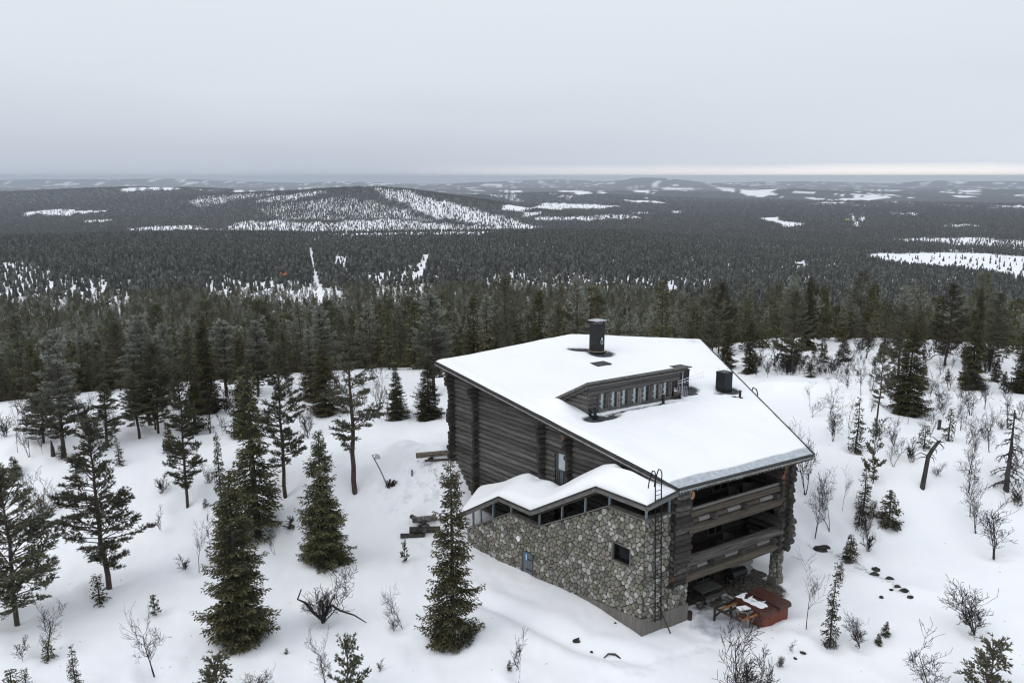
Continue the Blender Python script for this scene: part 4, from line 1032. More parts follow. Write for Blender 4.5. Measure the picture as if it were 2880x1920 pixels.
# --- chimneys and vents
def chimney(cu, cv, wid, h, cap, capm='black_metal', faces=4):
    c = part('chimney', lodge); z0 = zroof(cu, cv)
    b = MB(); hw = wid / 2
    P = [W(cu - hw, cv - hw, z0 - .2), W(cu - hw, cv + hw, z0 - .2), W(cu + hw, cv + hw, z0 - .2), W(cu + hw, cv - hw, z0 - .2)]
    b.box8([tuple(p) for p in P][::-1] + [tuple(p + UP * (h + .2)) for p in P][::-1]); part('stack', c, b.mesh('stack', M['black_metal']))
    b = MB()
    for (a1_, c1_), (a2_, c2_) in (((-1, -1), (-1, 1)), ((-1, -1), (1, -1)), ((1, 1), (-1, 1)), ((1, 1), (1, -1))):
        b.bar(W(cu + hw * a1_, cv + hw * c1_, z0 + h - .04), W(cu + hw * a2_, cv + hw * c2_, z0 + h - .04), .07, .10)
    part('rim', c, b.mesh('rim', M['black_metal']))
    if cap:
        b = MB()
        for a_, c_ in ((-1, -1), (1, -1), (1, 1), (-1, 1)): b.bar(W(cu + hw * .8 * a_, cv + hw * .8 * c_, z0 + h), W(cu + hw * .8 * a_, cv + hw * .8 * c_, z0 + h + cap), .04, .04, up=D1)
        part('cap_leg', c, b.mesh('cap_leg', M['black_metal']))
        b = MB(); hw2 = hw * 1.28; P = [W(cu - hw2, cv - hw2, z0 + h + cap), W(cu + hw2, cv - hw2, z0 + h + cap), W(cu + hw2, cv + hw2, z0 + h + cap), W(cu - hw2, cv + hw2, z0 + h + cap)]
        b.box8([tuple(p) for p in P] + [tuple(p + UP * .06) for p in P]); part('cap', c, b.mesh('cap', M[capm]))
    return c, z0
c1, z1 = chimney(21.45, 16.35, .88, 2.72, .26, 'metal_cap')
b = MB()   # rope round the foot of the tall chimney and the hook on its face
hw = .49
for (a1_, c1_), (a2_, c2_) in (((-1, -1), (-1, 1)), ((-1, -1), (1, -1))):
    b.tube([W(21.45 + hw * a1_, 16.35 + hw * c1_, z1 + .28), W(21.45 + hw * (a1_ + a2_) / 2, 16.35 + hw * (c1_ + c2_) / 2, z1 + .20), W(21.45 + hw * a2_, 16.35 + hw * c2_, z1 + .26)], .025, 5)
b.tube([W(20.9, 16.9, z1 + .26), W(20.8, 17.0, z1 + .1), W(20.85, 16.9, z1 + .02)], .022, 5)
part('rope', c1, b.mesh('rope', M['rope']))
b = MB(); pts = [W(20.93, 16.42 + .12 * math.sin(t) * (1 if t < math.pi else 1), z1 + 1.12 - .22 * math.cos(t)) for t in np.linspace(0, 2 * math.pi, 13)]
b.tube(pts, .02, 5); b.bar(W(20.93, 16.42, z1 + .9 + .0), W(20.93, 16.42, z1 + .9 + .001 + .0), .01, .01, up=D1); b.tube([W(20.93, 16.42, z1 + 1.3), W(20.93, 16.42, z1 + 1.52)], .045, 5)
part('hook', c1, b.mesh('hook', M['white_paint']))
chimney(12.25, 16.25, .92, 1.62, .16)
c3, z3 = chimney(10.55, 19.2, .86, 1.62, 0)
b = MB()
for a_, c_ in ((.3, -.3), (-.2, -.3), (-.2, .1)): b.tube([W(10.55 + a_, 19.2 + c_, z3 + 1.6), W(10.55 + a_, 19.2 + c_, z3 + 1.95)], .02, 5)
part('flue_rod', c3, b.mesh('flue_rod', M['metal_cap']))
def pipe(cu, cv, h, r_=.10):
    b = MB(); z0 = zroof(cu, cv); b.tube([W(cu, cv, z0 - .1), W(cu, cv, z0 + h)], r_, 10); b.tube([W(cu, cv, z0 + .18), W(cu, cv, z0 + .24)], r_ * 2.4, 10)
    part('vent_pipe', lodge, b.mesh('vent_pipe', M['black_metal']))
pipe(8.55, 18.6, .82); pipe(9.75, 11.75, .95, .11); pipe(9.72, 5.2, .85, .12)
def lid(cu, cv, su, sv, name, zoff=.18):     # low roof hatch showing through the snow
    b = MB(); P = []
    for dz in (-.3, 0):
        for a_, c_ in ((-.5, -.5), (.5, -.5), (.5, .5), (-.5, .5)): P.append(W(cu + a_ * su, cv + c_ * sv, zroof(cu, cv) + zoff + .12 + dz + .06 * a_))
    b.box8(P); part(name, lodge, b.mesh(name, M['membrane']))
lid(18.6, 14.1, .95, 1.5, 'roof_hatch', .16); lid(10.6, 15.35, .6, 1.35, 'roof_hatch', .14)
# rail stub at the right edge
b = MB(); b.tube([RZ(9.6, 21.35, .0), RZ(9.6, 21.45, .35), RZ(9.0, 21.1, .42), RZ(8.7, 20.9, .05)], .05, 6); part('hand_rail', lodge, b.mesh('hand_rail', M['black_metal']))
# --- aerial at the right end of the dormer
an = part('aerial', lodge)
b = MB(); p0 = W(10.05, VB + .25, 11.0); b.tube([p0, p0 + UP * 2.15], .03, 6); part('mast', an, b.mesh('mast', M['metal_cap']))
b = MB(); q0 = p0 + UP * 1.25; ax = np.array([.96, .05, .28])
for dz in (0, .35): b.tube([q0 - ax * .4 + UP * dz * .5, q0 + ax * 1.75 + UP * dz], .018, 5)
for t in np.linspace(-.3, 1.7, 9): 
    c_ = q0 + ax * t; b.tube([c_ - np.array([0, .35, .0]), c_ + np.array([0, .35, 0])], .01, 4); b.tube([c_ - UP * .2, c_ + UP * .2], .01, 4)
part('boom', an, b.mesh('boom', M['white_paint']))
b = MB(); q1 = p0 + UP * .55
for t in np.linspace(-.45, .45, 6): b.tube([q1 + np.array([t, -.1, -.35]), q1 + np.array([t * .7, .1, .4])], .012, 4); b.tube([q1 + np.array([-.45, 0, t * .8]), q1 + np.array([.45, 0, t * .8])], .012, 4)
part('reflector', an, b.mesh('reflector', M['metal_cap']))

# --- service ladder up the short stone face
ld = part('ladder', lodge)
Lp = lambda v, t: W(-.42, v + .42 * (1 - t), .8 + 9.0 * t)
for v_ in (.22, .70):
    b = MB(); pts = [Lp(v_, 0), Lp(v_, .5), Lp(v_, 1.0)]; top = Lp(v_, 1.0)
    pts += [top + UP * .75, top + UP * .95 - NRo * .12, top + UP * .92 - NRo * .30, top + UP * .2 - NRo * .55, top - UP * .3 - NRo * .62]
    b.tube(pts, .036, 6); part('rail', ld, b.mesh('rail', M['ladder']))
for k in range(31):
    t = .01 + k * .032; b = MB(); b.tube([Lp(.22, t), Lp(.70, t)], .020, 5); part('rung', ld, b.mesh('rung', M['ladder']))
for t in (.02, .33, .66):
    b = MB(); 
    for v_ in (.22, .70): b.tube([Lp(v_, t), Lp(v_, t) - NRo * .40], .024, 5)
    b.tube([Lp(-.1, t), Lp(.95, t)], .024, 5); part('bracket', ld, b.mesh('bracket', M['ladder']))
b = MB(); b.tube([W(-.30, 1.02, 1.75), W(-.85, 1.75, -.55)], .045, 6); part('prop_pole', lodge, b.mesh('prop_pole', M['bark_dead']))
# ------------------------------------------------------------------ things round the lodge
def gz(x, y): return float(ground(x, y))
# hot tub with its folding cover
tub = thing('hot_tub', 'red brown square hot tub under a dark red folding cover with a snow patch', 'hot tub')
TC = [(-1.1, 6.72), (-1.1, 9.2), (-3.55, 9.0), (-3.46, 6.46)]
def quadbox(name, parent, T, z0, z1, m, inset=0.0, bev=0.0):
    c = np.mean([W(a_, c_, 0) for a_, c_ in T], 0); b = MB()
    lo = [W(a_, c_, 0) + (c - W(a_, c_, 0)) * inset for a_, c_ in T]
    rings = [(0, z0), (0, z1 - bev), (bev * .12, z1 - bev * .3), (bev * .35, z1)] if bev else [(0, z0), (0, z1)]
    # rounded-corner outline
    pts = []
    for i in range(4):
        p, a_, c_ = lo[i], lo[i - 1], lo[(i + 1) % 4]; k = .10
        for t in (0, .5, 1):
            q = p + (a_ - p) * k * (1 - t) ** 1.3 + (c_ - p) * k * t ** 1.3; pts.append(q)
    n = len(pts); V = []
    for ins, z in rings:
        for p in pts: q = p + (c - p) * ins; V.append((q[0], q[1], z))
    F = [tuple(range(n))] + [(l * n + i, l * n + (i + 1) % n, (l + 1) * n + (i + 1) % n, (l + 1) * n + i) for l in range(len(rings) - 1) for i in range(n)] + [tuple(range((len(rings) - 1) * n, len(rings) * n))]
    b.face_add(V, F); return obj(name, b.mesh(name, M[m]), parent)
quadbox('body', tub, TC, -.45, .72, 'tub_side', .02)
mida = ((TC[0][0] + TC[3][0]) / 2, 0); h1 = [(-1.05, 6.66), (-1.05, 7.93), (-3.58, 7.72), (-3.52, 6.40)]; h2 = [(-1.05, 7.97), (-1.05, 9.26), (-3.60, 9.06), (-3.58, 7.76)]
quadbox('cover_half', tub, h1, .70, .93, 'tub_cover', 0, .10); quadbox('cover_half', tub, h2, .70, .96, 'tub_cover', 0, .10)
b = MB(); b.bar(W(-3.62, 7.74, .66), W(-3.62, 7.74, .95), .07, .05, up=D1); b.bar(W(-1.05, 7.95, .965), W(-3.58, 7.74, .965), .06, .02); part('strap', tub, b.mesh('strap', M['black_metal']))
gx, gy = 60, 40; V = []; keep = []
for i_ in range(gx + 1):
    for j_ in range(gy + 1):
        a_, c_ = i_ / gx, j_ / gy; q = (W(*h1[0], 0) * (1 - a_) + W(*h1[3], 0) * a_) * (1 - c_) + (W(*h1[1], 0) * (1 - a_) + W(*h1[2], 0) * a_) * c_
        mk = 1.25 * math.exp(-((a_ - .52) / .34) ** 4 - ((c_ - .52) / .30) ** 4) + .9 * math.exp(-((a_ - .06) / .10) ** 2 - ((c_ - .55) / .35) ** 2) + (float(fbm(np.array([q[0] * 2.6]), np.array([q[1] * 2.6]), 5, 4)[0]) - .5) * 1.7 - .42
        keep.append(mk); V.append((q[0], q[1], .915 + .05 * min(1, max(-.3, mk * 2.5))))
b = MB(); b.v = [tuple(map(float, p)) for p in V]
for i_ in range(gx):
    for j_ in range(gy):
        k_ = i_ * (gy + 1) + j_; f_ = [k_, k_ + 1, k_ + gy + 2, k_ + gy + 1]
        if max(keep[t] for t in f_) > 0: b.f.append(f_); b.m.append(0)
part('snow_patch', tub, b.mesh('snow_patch', M['snow'], True))
# open timber frame that stands against the tub
fm = thing('timber_frame', 'open dark timber frame with orange boards against the hot tub', 'wooden frame')
def bar(parent, name, a_, c_, w_, h_, m_): b = MB(); b.bar(W(*a_), W(*c_), w_, h_); return obj(name, b.mesh(name, M[m_]), parent)
for a_, c_ in (((-1.1, 5.0, .72), (-1.1, 6.66, .72)), ((-1.1, 5.0, .72), (-3.05, 4.95, .70)), ((-1.75, 5.0, .70), (-1.8, 6.6, .70)), ((-2.6, 5.0, .70), (-2.6, 6.5, .70))): bar(fm, 'beam', a_, c_, .10, .12, 'wood_dark')
bar(fm, 'orange_board', (-1.42, 5.05, .74), (-1.45, 6.62, .74), .13, .05, 'wood_orange'); bar(fm, 'orange_board', (-3.08, 5.1, .72), (-3.1, 6.35, .72), .13, .05, 'wood_orange')
for u_, v_ in ((-1.1, 5.02), (-1.1, 6.5), (-3.3, 6.3)): bar(fm, 'leg', (u_, v_, -.5), (u_, v_, .72), .11, .11, 'wood_dark')
bar(fm, 'brace', (-1.1, 5.05, .1), (-1.1, 6.4, .66), .08, .08, 'wood_dark'); pass
# grey trestle in front of it
ts = thing('trestle', 'weathered grey wooden trestle with splayed legs before the hot tub', 'trestle')
TCn = at(1716, 1442); ox, oy, oz = TCn
def b2(parent, name, p, q, w_, m_='wood_grey'):
    b = MB(); b.bar(np.array((ox, oy, oz)) + p, np.array((ox, oy, oz)) + q, w_, w_ * .8, up=(0.1, .3, 1)); obj(name, b.mesh(name, M[m_]), parent)
b2(ts, 'leg', (0, 0, -.3), (.03, .05, .92), .17); b2(ts, 'leg', (-.05, .0, -.2), (-.62, .35, .98), .10); b2(ts, 'leg', (.05, 0, -.1), (.75, .55, .95), .10)
b2(ts, 'leg', (.98, .55, -.1), (.95, .75, .95), .10); b2(ts, 'top_beam', (-.66, .42, 1.0), (.05, .1, .95), .12); b2(ts, 'top_beam', (.0, .1, .95), (1.05, .85, 1.0), .12); b2(ts, 'top_beam', (-.66, .45, 1.0), (.95, .9, 1.0), .10); b2(ts, 'stretcher', (.05, .1, .35), (.95, .7, .45), .08)
b = MB(); b.bar(np.array((ox, oy, oz)) + (-.5, .5, 1.06), np.array((ox, oy, oz)) + (.4, .75, 1.06), .42, .08); obj('snow_on_top', b.mesh('snow_on_top', M['snow']), ts)
b = MB(); pts = [np.array((ox, oy, oz)) + (.75 + .05 * t, 1.0 + .0 * t, 1.3 - .02 * t * t) for t in range(-2, 7)]; b.tube([np.array((ox, oy, oz)) + (.55 + .13 * t, 1.15, 1.12 + .012 * (t - 4) ** 2) for t in range(8)], [.03, .06, .07, .08, .08, .07, .06, .03], 8)
bs = thing('enamel_basin', 'shallow pale green basin lying at the corner of the hot tub', 'basin', me=None); obj('bowl', b.mesh('bowl', M['glass_sky']), bs)
# picnic table and benches under the lower balcony
pt = thing('picnic_table', 'dull grey picnic table half under the lower balcony', 'table')
TU, TV = 1.15, 1.3
bar(pt, 'table_top', (.1 + TU, 4.9 + TV, .62), (.1 + TU, 6.7 + TV, .62), .95, .07, 'tarp_grey'); bar(pt, 'bench_seat', (-.62 + TU, 4.9 + TV, .30), (-.62 + TU, 6.7 + TV, .30), .28, .06, 'tarp_grey'); bar(pt, 'bench_seat', (.85 + TU, 4.9 + TV, .30), (.85 + TU, 6.7 + TV, .30), .28, .06, 'tarp_grey')
for v_ in (5.1 + TV, 6.5 + TV): bar(pt, 'leg', (-.45 + TU, v_, -.25), (.05 + TU, v_, .6), .08, .08, 'wood_dark'); bar(pt, 'leg', (.65 + TU, v_, -.25), (.15 + TU, v_, .6), .08, .08, 'wood_dark'); bar(pt, 'cross_bar', (-.7 + TU, v_, .25), (.95 + TU, v_, .25), .07, .07, 'wood_dark')
gr = thing('grill_barrel', 'black round barrel grill lying under the lower balcony', 'grill')
b = MB(); b.tube([W(1.5, 9.6, .65), W(1.5, 11.0, .65)], .34, 16); obj('drum', b.mesh('drum', M['black_metal']), gr)
for v_ in (9.8, 10.8):
    for u_ in (1.3, 1.7): bar(gr, 'leg', (u_, v_, -.25), (u_, v_, .5), .06, .06, 'black_metal')
bw_ = part('block_wall', lodge)
for r_ in range(5):
    for k in range(5):
        b = MB(); v0 = 10.25 + k * .42 + (.21 if r_ % 2 else 0); b.bar(W(2.1, v0, -.05 + r_ * .26), W(2.1, v0 + .405, -.05 + r_ * .26), .25, .245); part('block', bw_, b.mesh('block', M['block']))
b = MB(); b.bar(W(2.35, 9.0, .9), W(2.35, 10.15, .9), .08, 1.9); part('brown_door', lodge, b.mesh('brown_door', M['wood_dark']))
b = MB(); b.bar(W(-.02, 3.78, -.3), W(-.02, 4.0, -.3), .3, .9); p_ = b.mesh('stump', M['wood_dark'])
st = thing('wood_block', 'dark upright wood block at the right foot of the concrete base', 'wood block', me=None)
b = MB(); b.tube([W(-.05, 4.0, -.5), W(-.05, 4.0, .3)], .2, 10); obj('block', b.mesh('block', M['wood_dark']), st)
# chairs on the balconies
def chair(u_, v_, z_, label, rot):
    t = thing('tub_chair', label, 'chair', tuple(W(u_, v_, z_)), rot, group='round chairs on the balconies')
    V = []; n = 14
    for k in range(n):
        a_ = math.pi * (.1 + .8 * k / (n - 1)) ; 
        for (r1, z1_) in ((.42, .3), (.47, .95), (.42, .97), (.37, .32)): V.append((r1 * math.cos(a_), r1 * math.sin(a_), z1_))
    F = [(k * 4 + i, k * 4 + (i + 1) % 4, (k + 1) * 4 + (i + 1) % 4, (k + 1) * 4 + i) for k in range(n - 1) for i in range(4)] + [(0, 1, 2, 3), tuple((n - 1) * 4 + i for i in (3, 2, 1, 0))]
    b = MB(); b.face_add(V, F); obj('backrest', b.mesh('backrest', M['chair_shell']), t)
    b = MB(); b.tube([(0, 0, .28), (0, 0, .42)], .37, 14); obj('seat', b.mesh('seat', M['chair_shell']), t)
    for k in range(4):
        a_ = k * math.pi / 2 + .8; b = MB(); b.tube([(.28 * math.cos(a_), .28 * math.sin(a_), 0), (.24 * math.cos(a_), .24 * math.sin(a_), .3)], .025, 5); obj('leg', b.mesh('leg', M['wood_dark']), t)
chair(1.0, 8.6, 6.45, 'left of two round brown chairs on the upper balcony', R_(-60)); chair(.9, 10.1, 6.45, 'right of two round brown chairs on the upper balcony', R_(-30)); chair(.9, 8.3, 3.25, 'grey round chair on the lower balcony', R_(-50))
# lamp pole leaning out of the snow heap
lx, ly, lz = at(893, 1116)
lp = thing('lamp_pole', 'leaning grey pole with a round shade on a short arm, by the snow heap', 'lamp')
tp = np.array([lx - 1.25, ly - .1, lz + 2.75])
b = MB(); b.tube([(lx, ly, lz - .3), tuple((np.array([lx, ly, lz]) + tp) / 2), tuple(tp)], [.06, .05, .045], 8); obj('pole', b.mesh('pole', M['wood_grey']), lp)
b = MB(); b.tube([tuple(tp), tuple(tp + (.35, 0, .08))], .025, 6); obj('arm', b.mesh('arm', M['wood_grey']), lp)
b = MB(); q = tp + np.array([.42, 0, -.05]); b.tube([tuple(q + (0, 0, .12)), tuple(q + (0, 0, .05)), tuple(q + (0, 0, -.22))], [.05, .16, .25], 12); obj('lamp_shade', b.mesh('lamp_shade', M['metal_cap']), lp)
bb = thing('brushwood_bundle', 'brown bundle of brushwood round the foot of the leaning lamp pole', 'brushwood')
b = MB(); rr = random.Random(4)
for k in range(46):
    a_ = rr.uniform(0, 6.28); r1 = rr.uniform(.05, .42); b.tube([(lx + .12 + r1 * math.cos(a_), ly + r1 * .6 * math.sin(a_), lz - .1), (lx + .25 + r1 * 1.2 * math.cos(a_), ly + r1 * .7 * math.sin(a_), lz + rr.uniform(.2, .62))], .035, 4)
obj('sticks', b.mesh('sticks', M['wood_dark']), bb)
p_ = at(946, 1090); b = MB(); b.tube([(p_[0], p_[1], p_[2] - .1), (p_[0] + .03, p_[1], p_[2] + .42)], .08, 7)
o_ = thing('short_post', 'short grey post in the trampled snow right of the lamp pole', 'post', me=b.mesh('short_post', M['wood_grey']))
# pile of sawn logs
def logthing(px, py, ang, L_, r_, label, dz=0.0, tilt=0.0, mt='log_dark', name='sawn_log', off=(0, 0), grp='sawn logs lying in the snow'):
    x, y, z = at(px, py); x += off[0]; y += off[1]
    d = np.array([math.cos(ang) * math.cos(tilt), math.sin(ang) * math.cos(tilt), math.sin(tilt)]) * L_ / 2
    b = MB(); c = np.array([x, y, z + r_ * .7 + dz]); rr_ = [r_ * 1.04, r_, r_ * .97, r_ * .99]
    b.tube([c - d, c - d * .3, c + d * .4, c + d], rr_, 12)
    o = thing(name, label, 'log', group=grp, me=b.mesh(name, [M[mt]], smooth=False)); return o
logthing(960, 1200, R_(-38), 1.5, .17, 'thin sawn log slanting down at the top of the log pile', .15, R_(-6))
logthing(975, 1205, R_(14), 1.9, .24, 'upper short grey sawn log lying across the log pile', .35, mt='log')
logthing(976, 1221, R_(4), 2.4, .26, 'middle thick dark sawn log of the log pile', .0)
logthing(966, 1222, R_(48), 1.5, .12, 'slim greenish pole leaning across the log pile', .5, R_(18))
logthing(948, 1232, R_(2), 1.9, .18, 'lowest dark sawn log sticking out left of the log pile', -.03, mt='log_dark')
logthing(978, 1226, R_(80), .7, .24, 'stubby sawn log seen end on in the middle of the log pile', .35, mt='log')
logthing(1003, 1052, R_(8), 3.4, .22, 'long brown log with snow under it by the left end of the lodge', .25, R_(3), 'log_brown')
logthing(1012, 1060, R_(10), 2.6, .10, 'thin dark pole just below the long brown log', .1, 0, 'log_dark')
logthing(991, 1056, R_(60), .6, .16, 'short block propping the long brown log', .0, 0, 'wood_dark')
# blue trail post, stump, snags, rocks
x, y, z = at(376, 1034); b = MB(); b.tube([(x, y, z - .2), (x, y, z + .75)], .06, 8)
thing('trail_post', 'short blue marker post beside the snowy track, behind a pine', 'post', me=b.mesh('trail_post', M['blue_post']))
def rock(px, py, s, label, squash=.6, seed=0, grp='dark rocks poking out of the snow', cat='rock'):
    s *= .82
    x, y, z = at(px, py); r_ = np.random.RandomState(seed); n = 7; V = []; m_ = 5
    for i in range(m_):
        ph = math.pi * (i / (m_ - 1)); 
        for k in range(n):
            a_ = 2 * math.pi * k / n; q = 1.1 + .75 * (r_.rand() - .5); V.append((x + s * q * math.sin(ph) * math.cos(a_), y + s * .75 * q * math.sin(ph) * math.sin(a_), z + s * squash * (q * math.cos(ph)) * .9 + s * .1))
    F = [(i * n + k, (i + 1) * n + k, (i + 1) * n + (k + 1) % n, i * n + (k + 1) % n) for i in range(m_ - 1) for k in range(n)]
    b = MB(); b.face_add(V, F); o = thing('rock', label, cat, group=grp, me=b.mesh('rock', M['rock']))
RK = [(1885, 1262, .55, 'flat mossy rock nearest the lodge in the rock line'), (1897, 1258, .42, 'small rock beside the flat mossy rock'), (1945, 1281, .38, 'low rock just below the small spruce on the rock line'), (1951, 1285, .22, 'fist sized rock right of the low rock'),
      (2012, 1309, .40, 'upper rock of the stacked pair on the rock line'), (2006, 1320, .42, 'lower rock of the stacked pair on the rock line'), (2043, 1330, .36, 'lone rounded rock right of the stacked pair'), (2062, 1347, .26, 'small rock above the square rock'), (2078, 1357, .33, 'square dark rock near the end of the rock line'),
      (2048, 1354, .18, 'little rock left of the square rock'), (2090, 1371, .24, 'flat rock that ends the rock line'), (2024, 1372, .20, 'pointed stone alone below the rock line'), (1325, 1471, .30, 'brown boulder alone in the snow before the stone wall'), (1358, 1497, .13, 'pebble sized stone right of the brown boulder'), (1413, 1430, .10, 'tiny stone on the slope under the plinth'), (1843, 1499, .22, 'stone in the snow bank right of the hot tub'), (1827, 1512, .16, 'stone below the snow bank right of the hot tub')]
for k, (px, py, s, lb) in enumerate(RK): rock(px, py, s, lb, seed=k)
x, y, z = at(1405, 1507); b = MB(); b.tube([(x - .5, y - .1, z - .05), (x - .2, y + .1, z + .12), (x + .2, y + .05, z + .12), (x + .55, y - .2, z - .05)], [.03, .05, .07, .06], 6)
thing('bent_branch', 'bent dark branch arching out of the snow below the lodge', 'branch', me=b.mesh('bent_branch', M['bark_dead']))
# far things: an orange machine and a snow covered cabin in the forest, two yellow-green lights on the plain
x, y, z = at(655, 646, False)
mc = thing('digger', 'tiny orange digger in a clearing of the far forest', 'digger', (x, y, z + 5), R_(30), (.55, .55, .55))
b = MB(); b.box((0, 0, 1.8), 6, 3, 2.2); b.box((1, 0, 3.4), 2.4, 2.4, 1.8); b.bar((-2, 0, 3), (-6, 0, 5.5), .8, .8); b.bar((-6, 0, 5.5), (-8.5, 0, 2.0), .7, .7); obj('body', b.mesh('body', M['plastic_orange']), mc)
b = MB(); b.box((0, 1.2, .5), 6, .9, 1.1); b.box((0, -1.2, .5), 6, .9, 1.1); obj('track', b.mesh('track', M['black_metal']), mc)
x, y, z = at(1838, 610, False)
cbn = thing('cabin', 'far cabin with a snowy roof in the forest right of the lodge', 'cabin', (x, y, z), R_(20), (.6, .6, .6))
b = MB(); b.box((0, 0, 2.5), 14, 9, 7); obj('wall', b.mesh('wall', M['log_dark']), cbn)
b = MB(); b.face_add([(-8, -5.5, 6), (8, -5.5, 6), (8, 5.5, 6), (-8, 5.5, 6), (-8, 0, 10), (8, 0, 10)], [(0, 1, 5, 4), (2, 3, 4, 5), (1, 2, 5), (3, 0, 4), (3, 2, 1, 0)]); obj('roof', b.mesh('roof', M['snow']), cbn)
for k, px in enumerate((1944, 1949)):
    x, y, z = at(px, 508.5, False); b = MB(); b.box((0, 0, 5), 9, 5, 3.5); b.box((0, 0, 1.5), 8, 4, 4)
    thing('container', ('left' if k == 0 else 'right') + ' of two yellow green sheds far off beside the straight road', 'shed', (x, y, z + 6), 0, None, 'yellow green sheds on the plain', b.mesh('container', M['yellow']))
# ------------------------------------------------------------------ tree makers (numpy; unit: metres at natural size)
def diamonds(P, Dv, L, Wd, rnd):
    """elongated needle sprays: at P, along Dv (unit), length L, width Wd, rolled at random"""
    n = len(P); a = np.cross(Dv, rnd); a /= (np.linalg.norm(a, axis=1, keepdims=True) + 1e-9)
    L = np.asarray(L)[:, None]; Wd = np.asarray(Wd)[:, None]
    V = np.stack([P, P + Dv * L * .45 + a * Wd / 2, P + Dv * L, P + Dv * L * .45 - a * Wd / 2], 1)
    return V.reshape(-1, 3), (np.arange(n)[:, None] * 4 + np.arange(4)[None]).astype(np.int32)
def unit(a): return a / (np.linalg.norm(a, axis=-1, keepdims=True) + 1e-9)
def tubes(segs, n=3):
    """segs: (m,8) p0 p1 r0 r1 -> triangulated thin prisms"""
    S = np.asarray(segs, float); p0 = S[:, 0:3]; p1 = S[:, 3:6]; r0 = S[:, 6]; r1 = S[:, 7]
    d = unit(p1 - p0); ref = np.where(np.abs(d[:, 2:3]) > .9, np.array([[1., 0, 0]]), np.array([[0, 0, 1.]])); a = unit(np.cross(d, ref)); c = np.cross(d, a)
    t = np.arange(n) * 2 * math.pi / n
    ring = a[:, None] * np.cos(t)[None, :, None] + c[:, None] * np.sin(t)[None, :, None]
    V = np.concatenate([p0[:, None] + ring * r0[:, None, None], p1[:, None] + ring * r1[:, None, None]], 1).reshape(-1, 3)
    m = len(S); base = (np.arange(m) * 2 * n)[:, None]; k = np.arange(n)[None]; k2 = (k + 1) % n
    Q = np.stack([base + k, base + k2, base + n + k2, base + n + k], -1).reshape(-1, 4)
    return V, Q
def trunk_segs(H, r, rs, bend=.1, n=9, base=-.35):
    zs = np.linspace(0, 1, n); ox = np.cumsum(rs.randn(n) * bend * .3) ; oy = np.cumsum(rs.randn(n) * bend * .3); ox -= ox[0]; oy -= oy[0]
    P = np.stack([ox, oy, base + (H - base) * zs], 1); R = r * (1 - zs) ** .8 + .012
    return np.concatenate([P[:-1], P[1:], R[:-1, None], R[1:, None]], 1), P
def tp(P, z):
    return np.stack([np.interp(z, P[:, 2], P[:, 0]), np.interp(z, P[:, 2], P[:, 1]), z], -1)
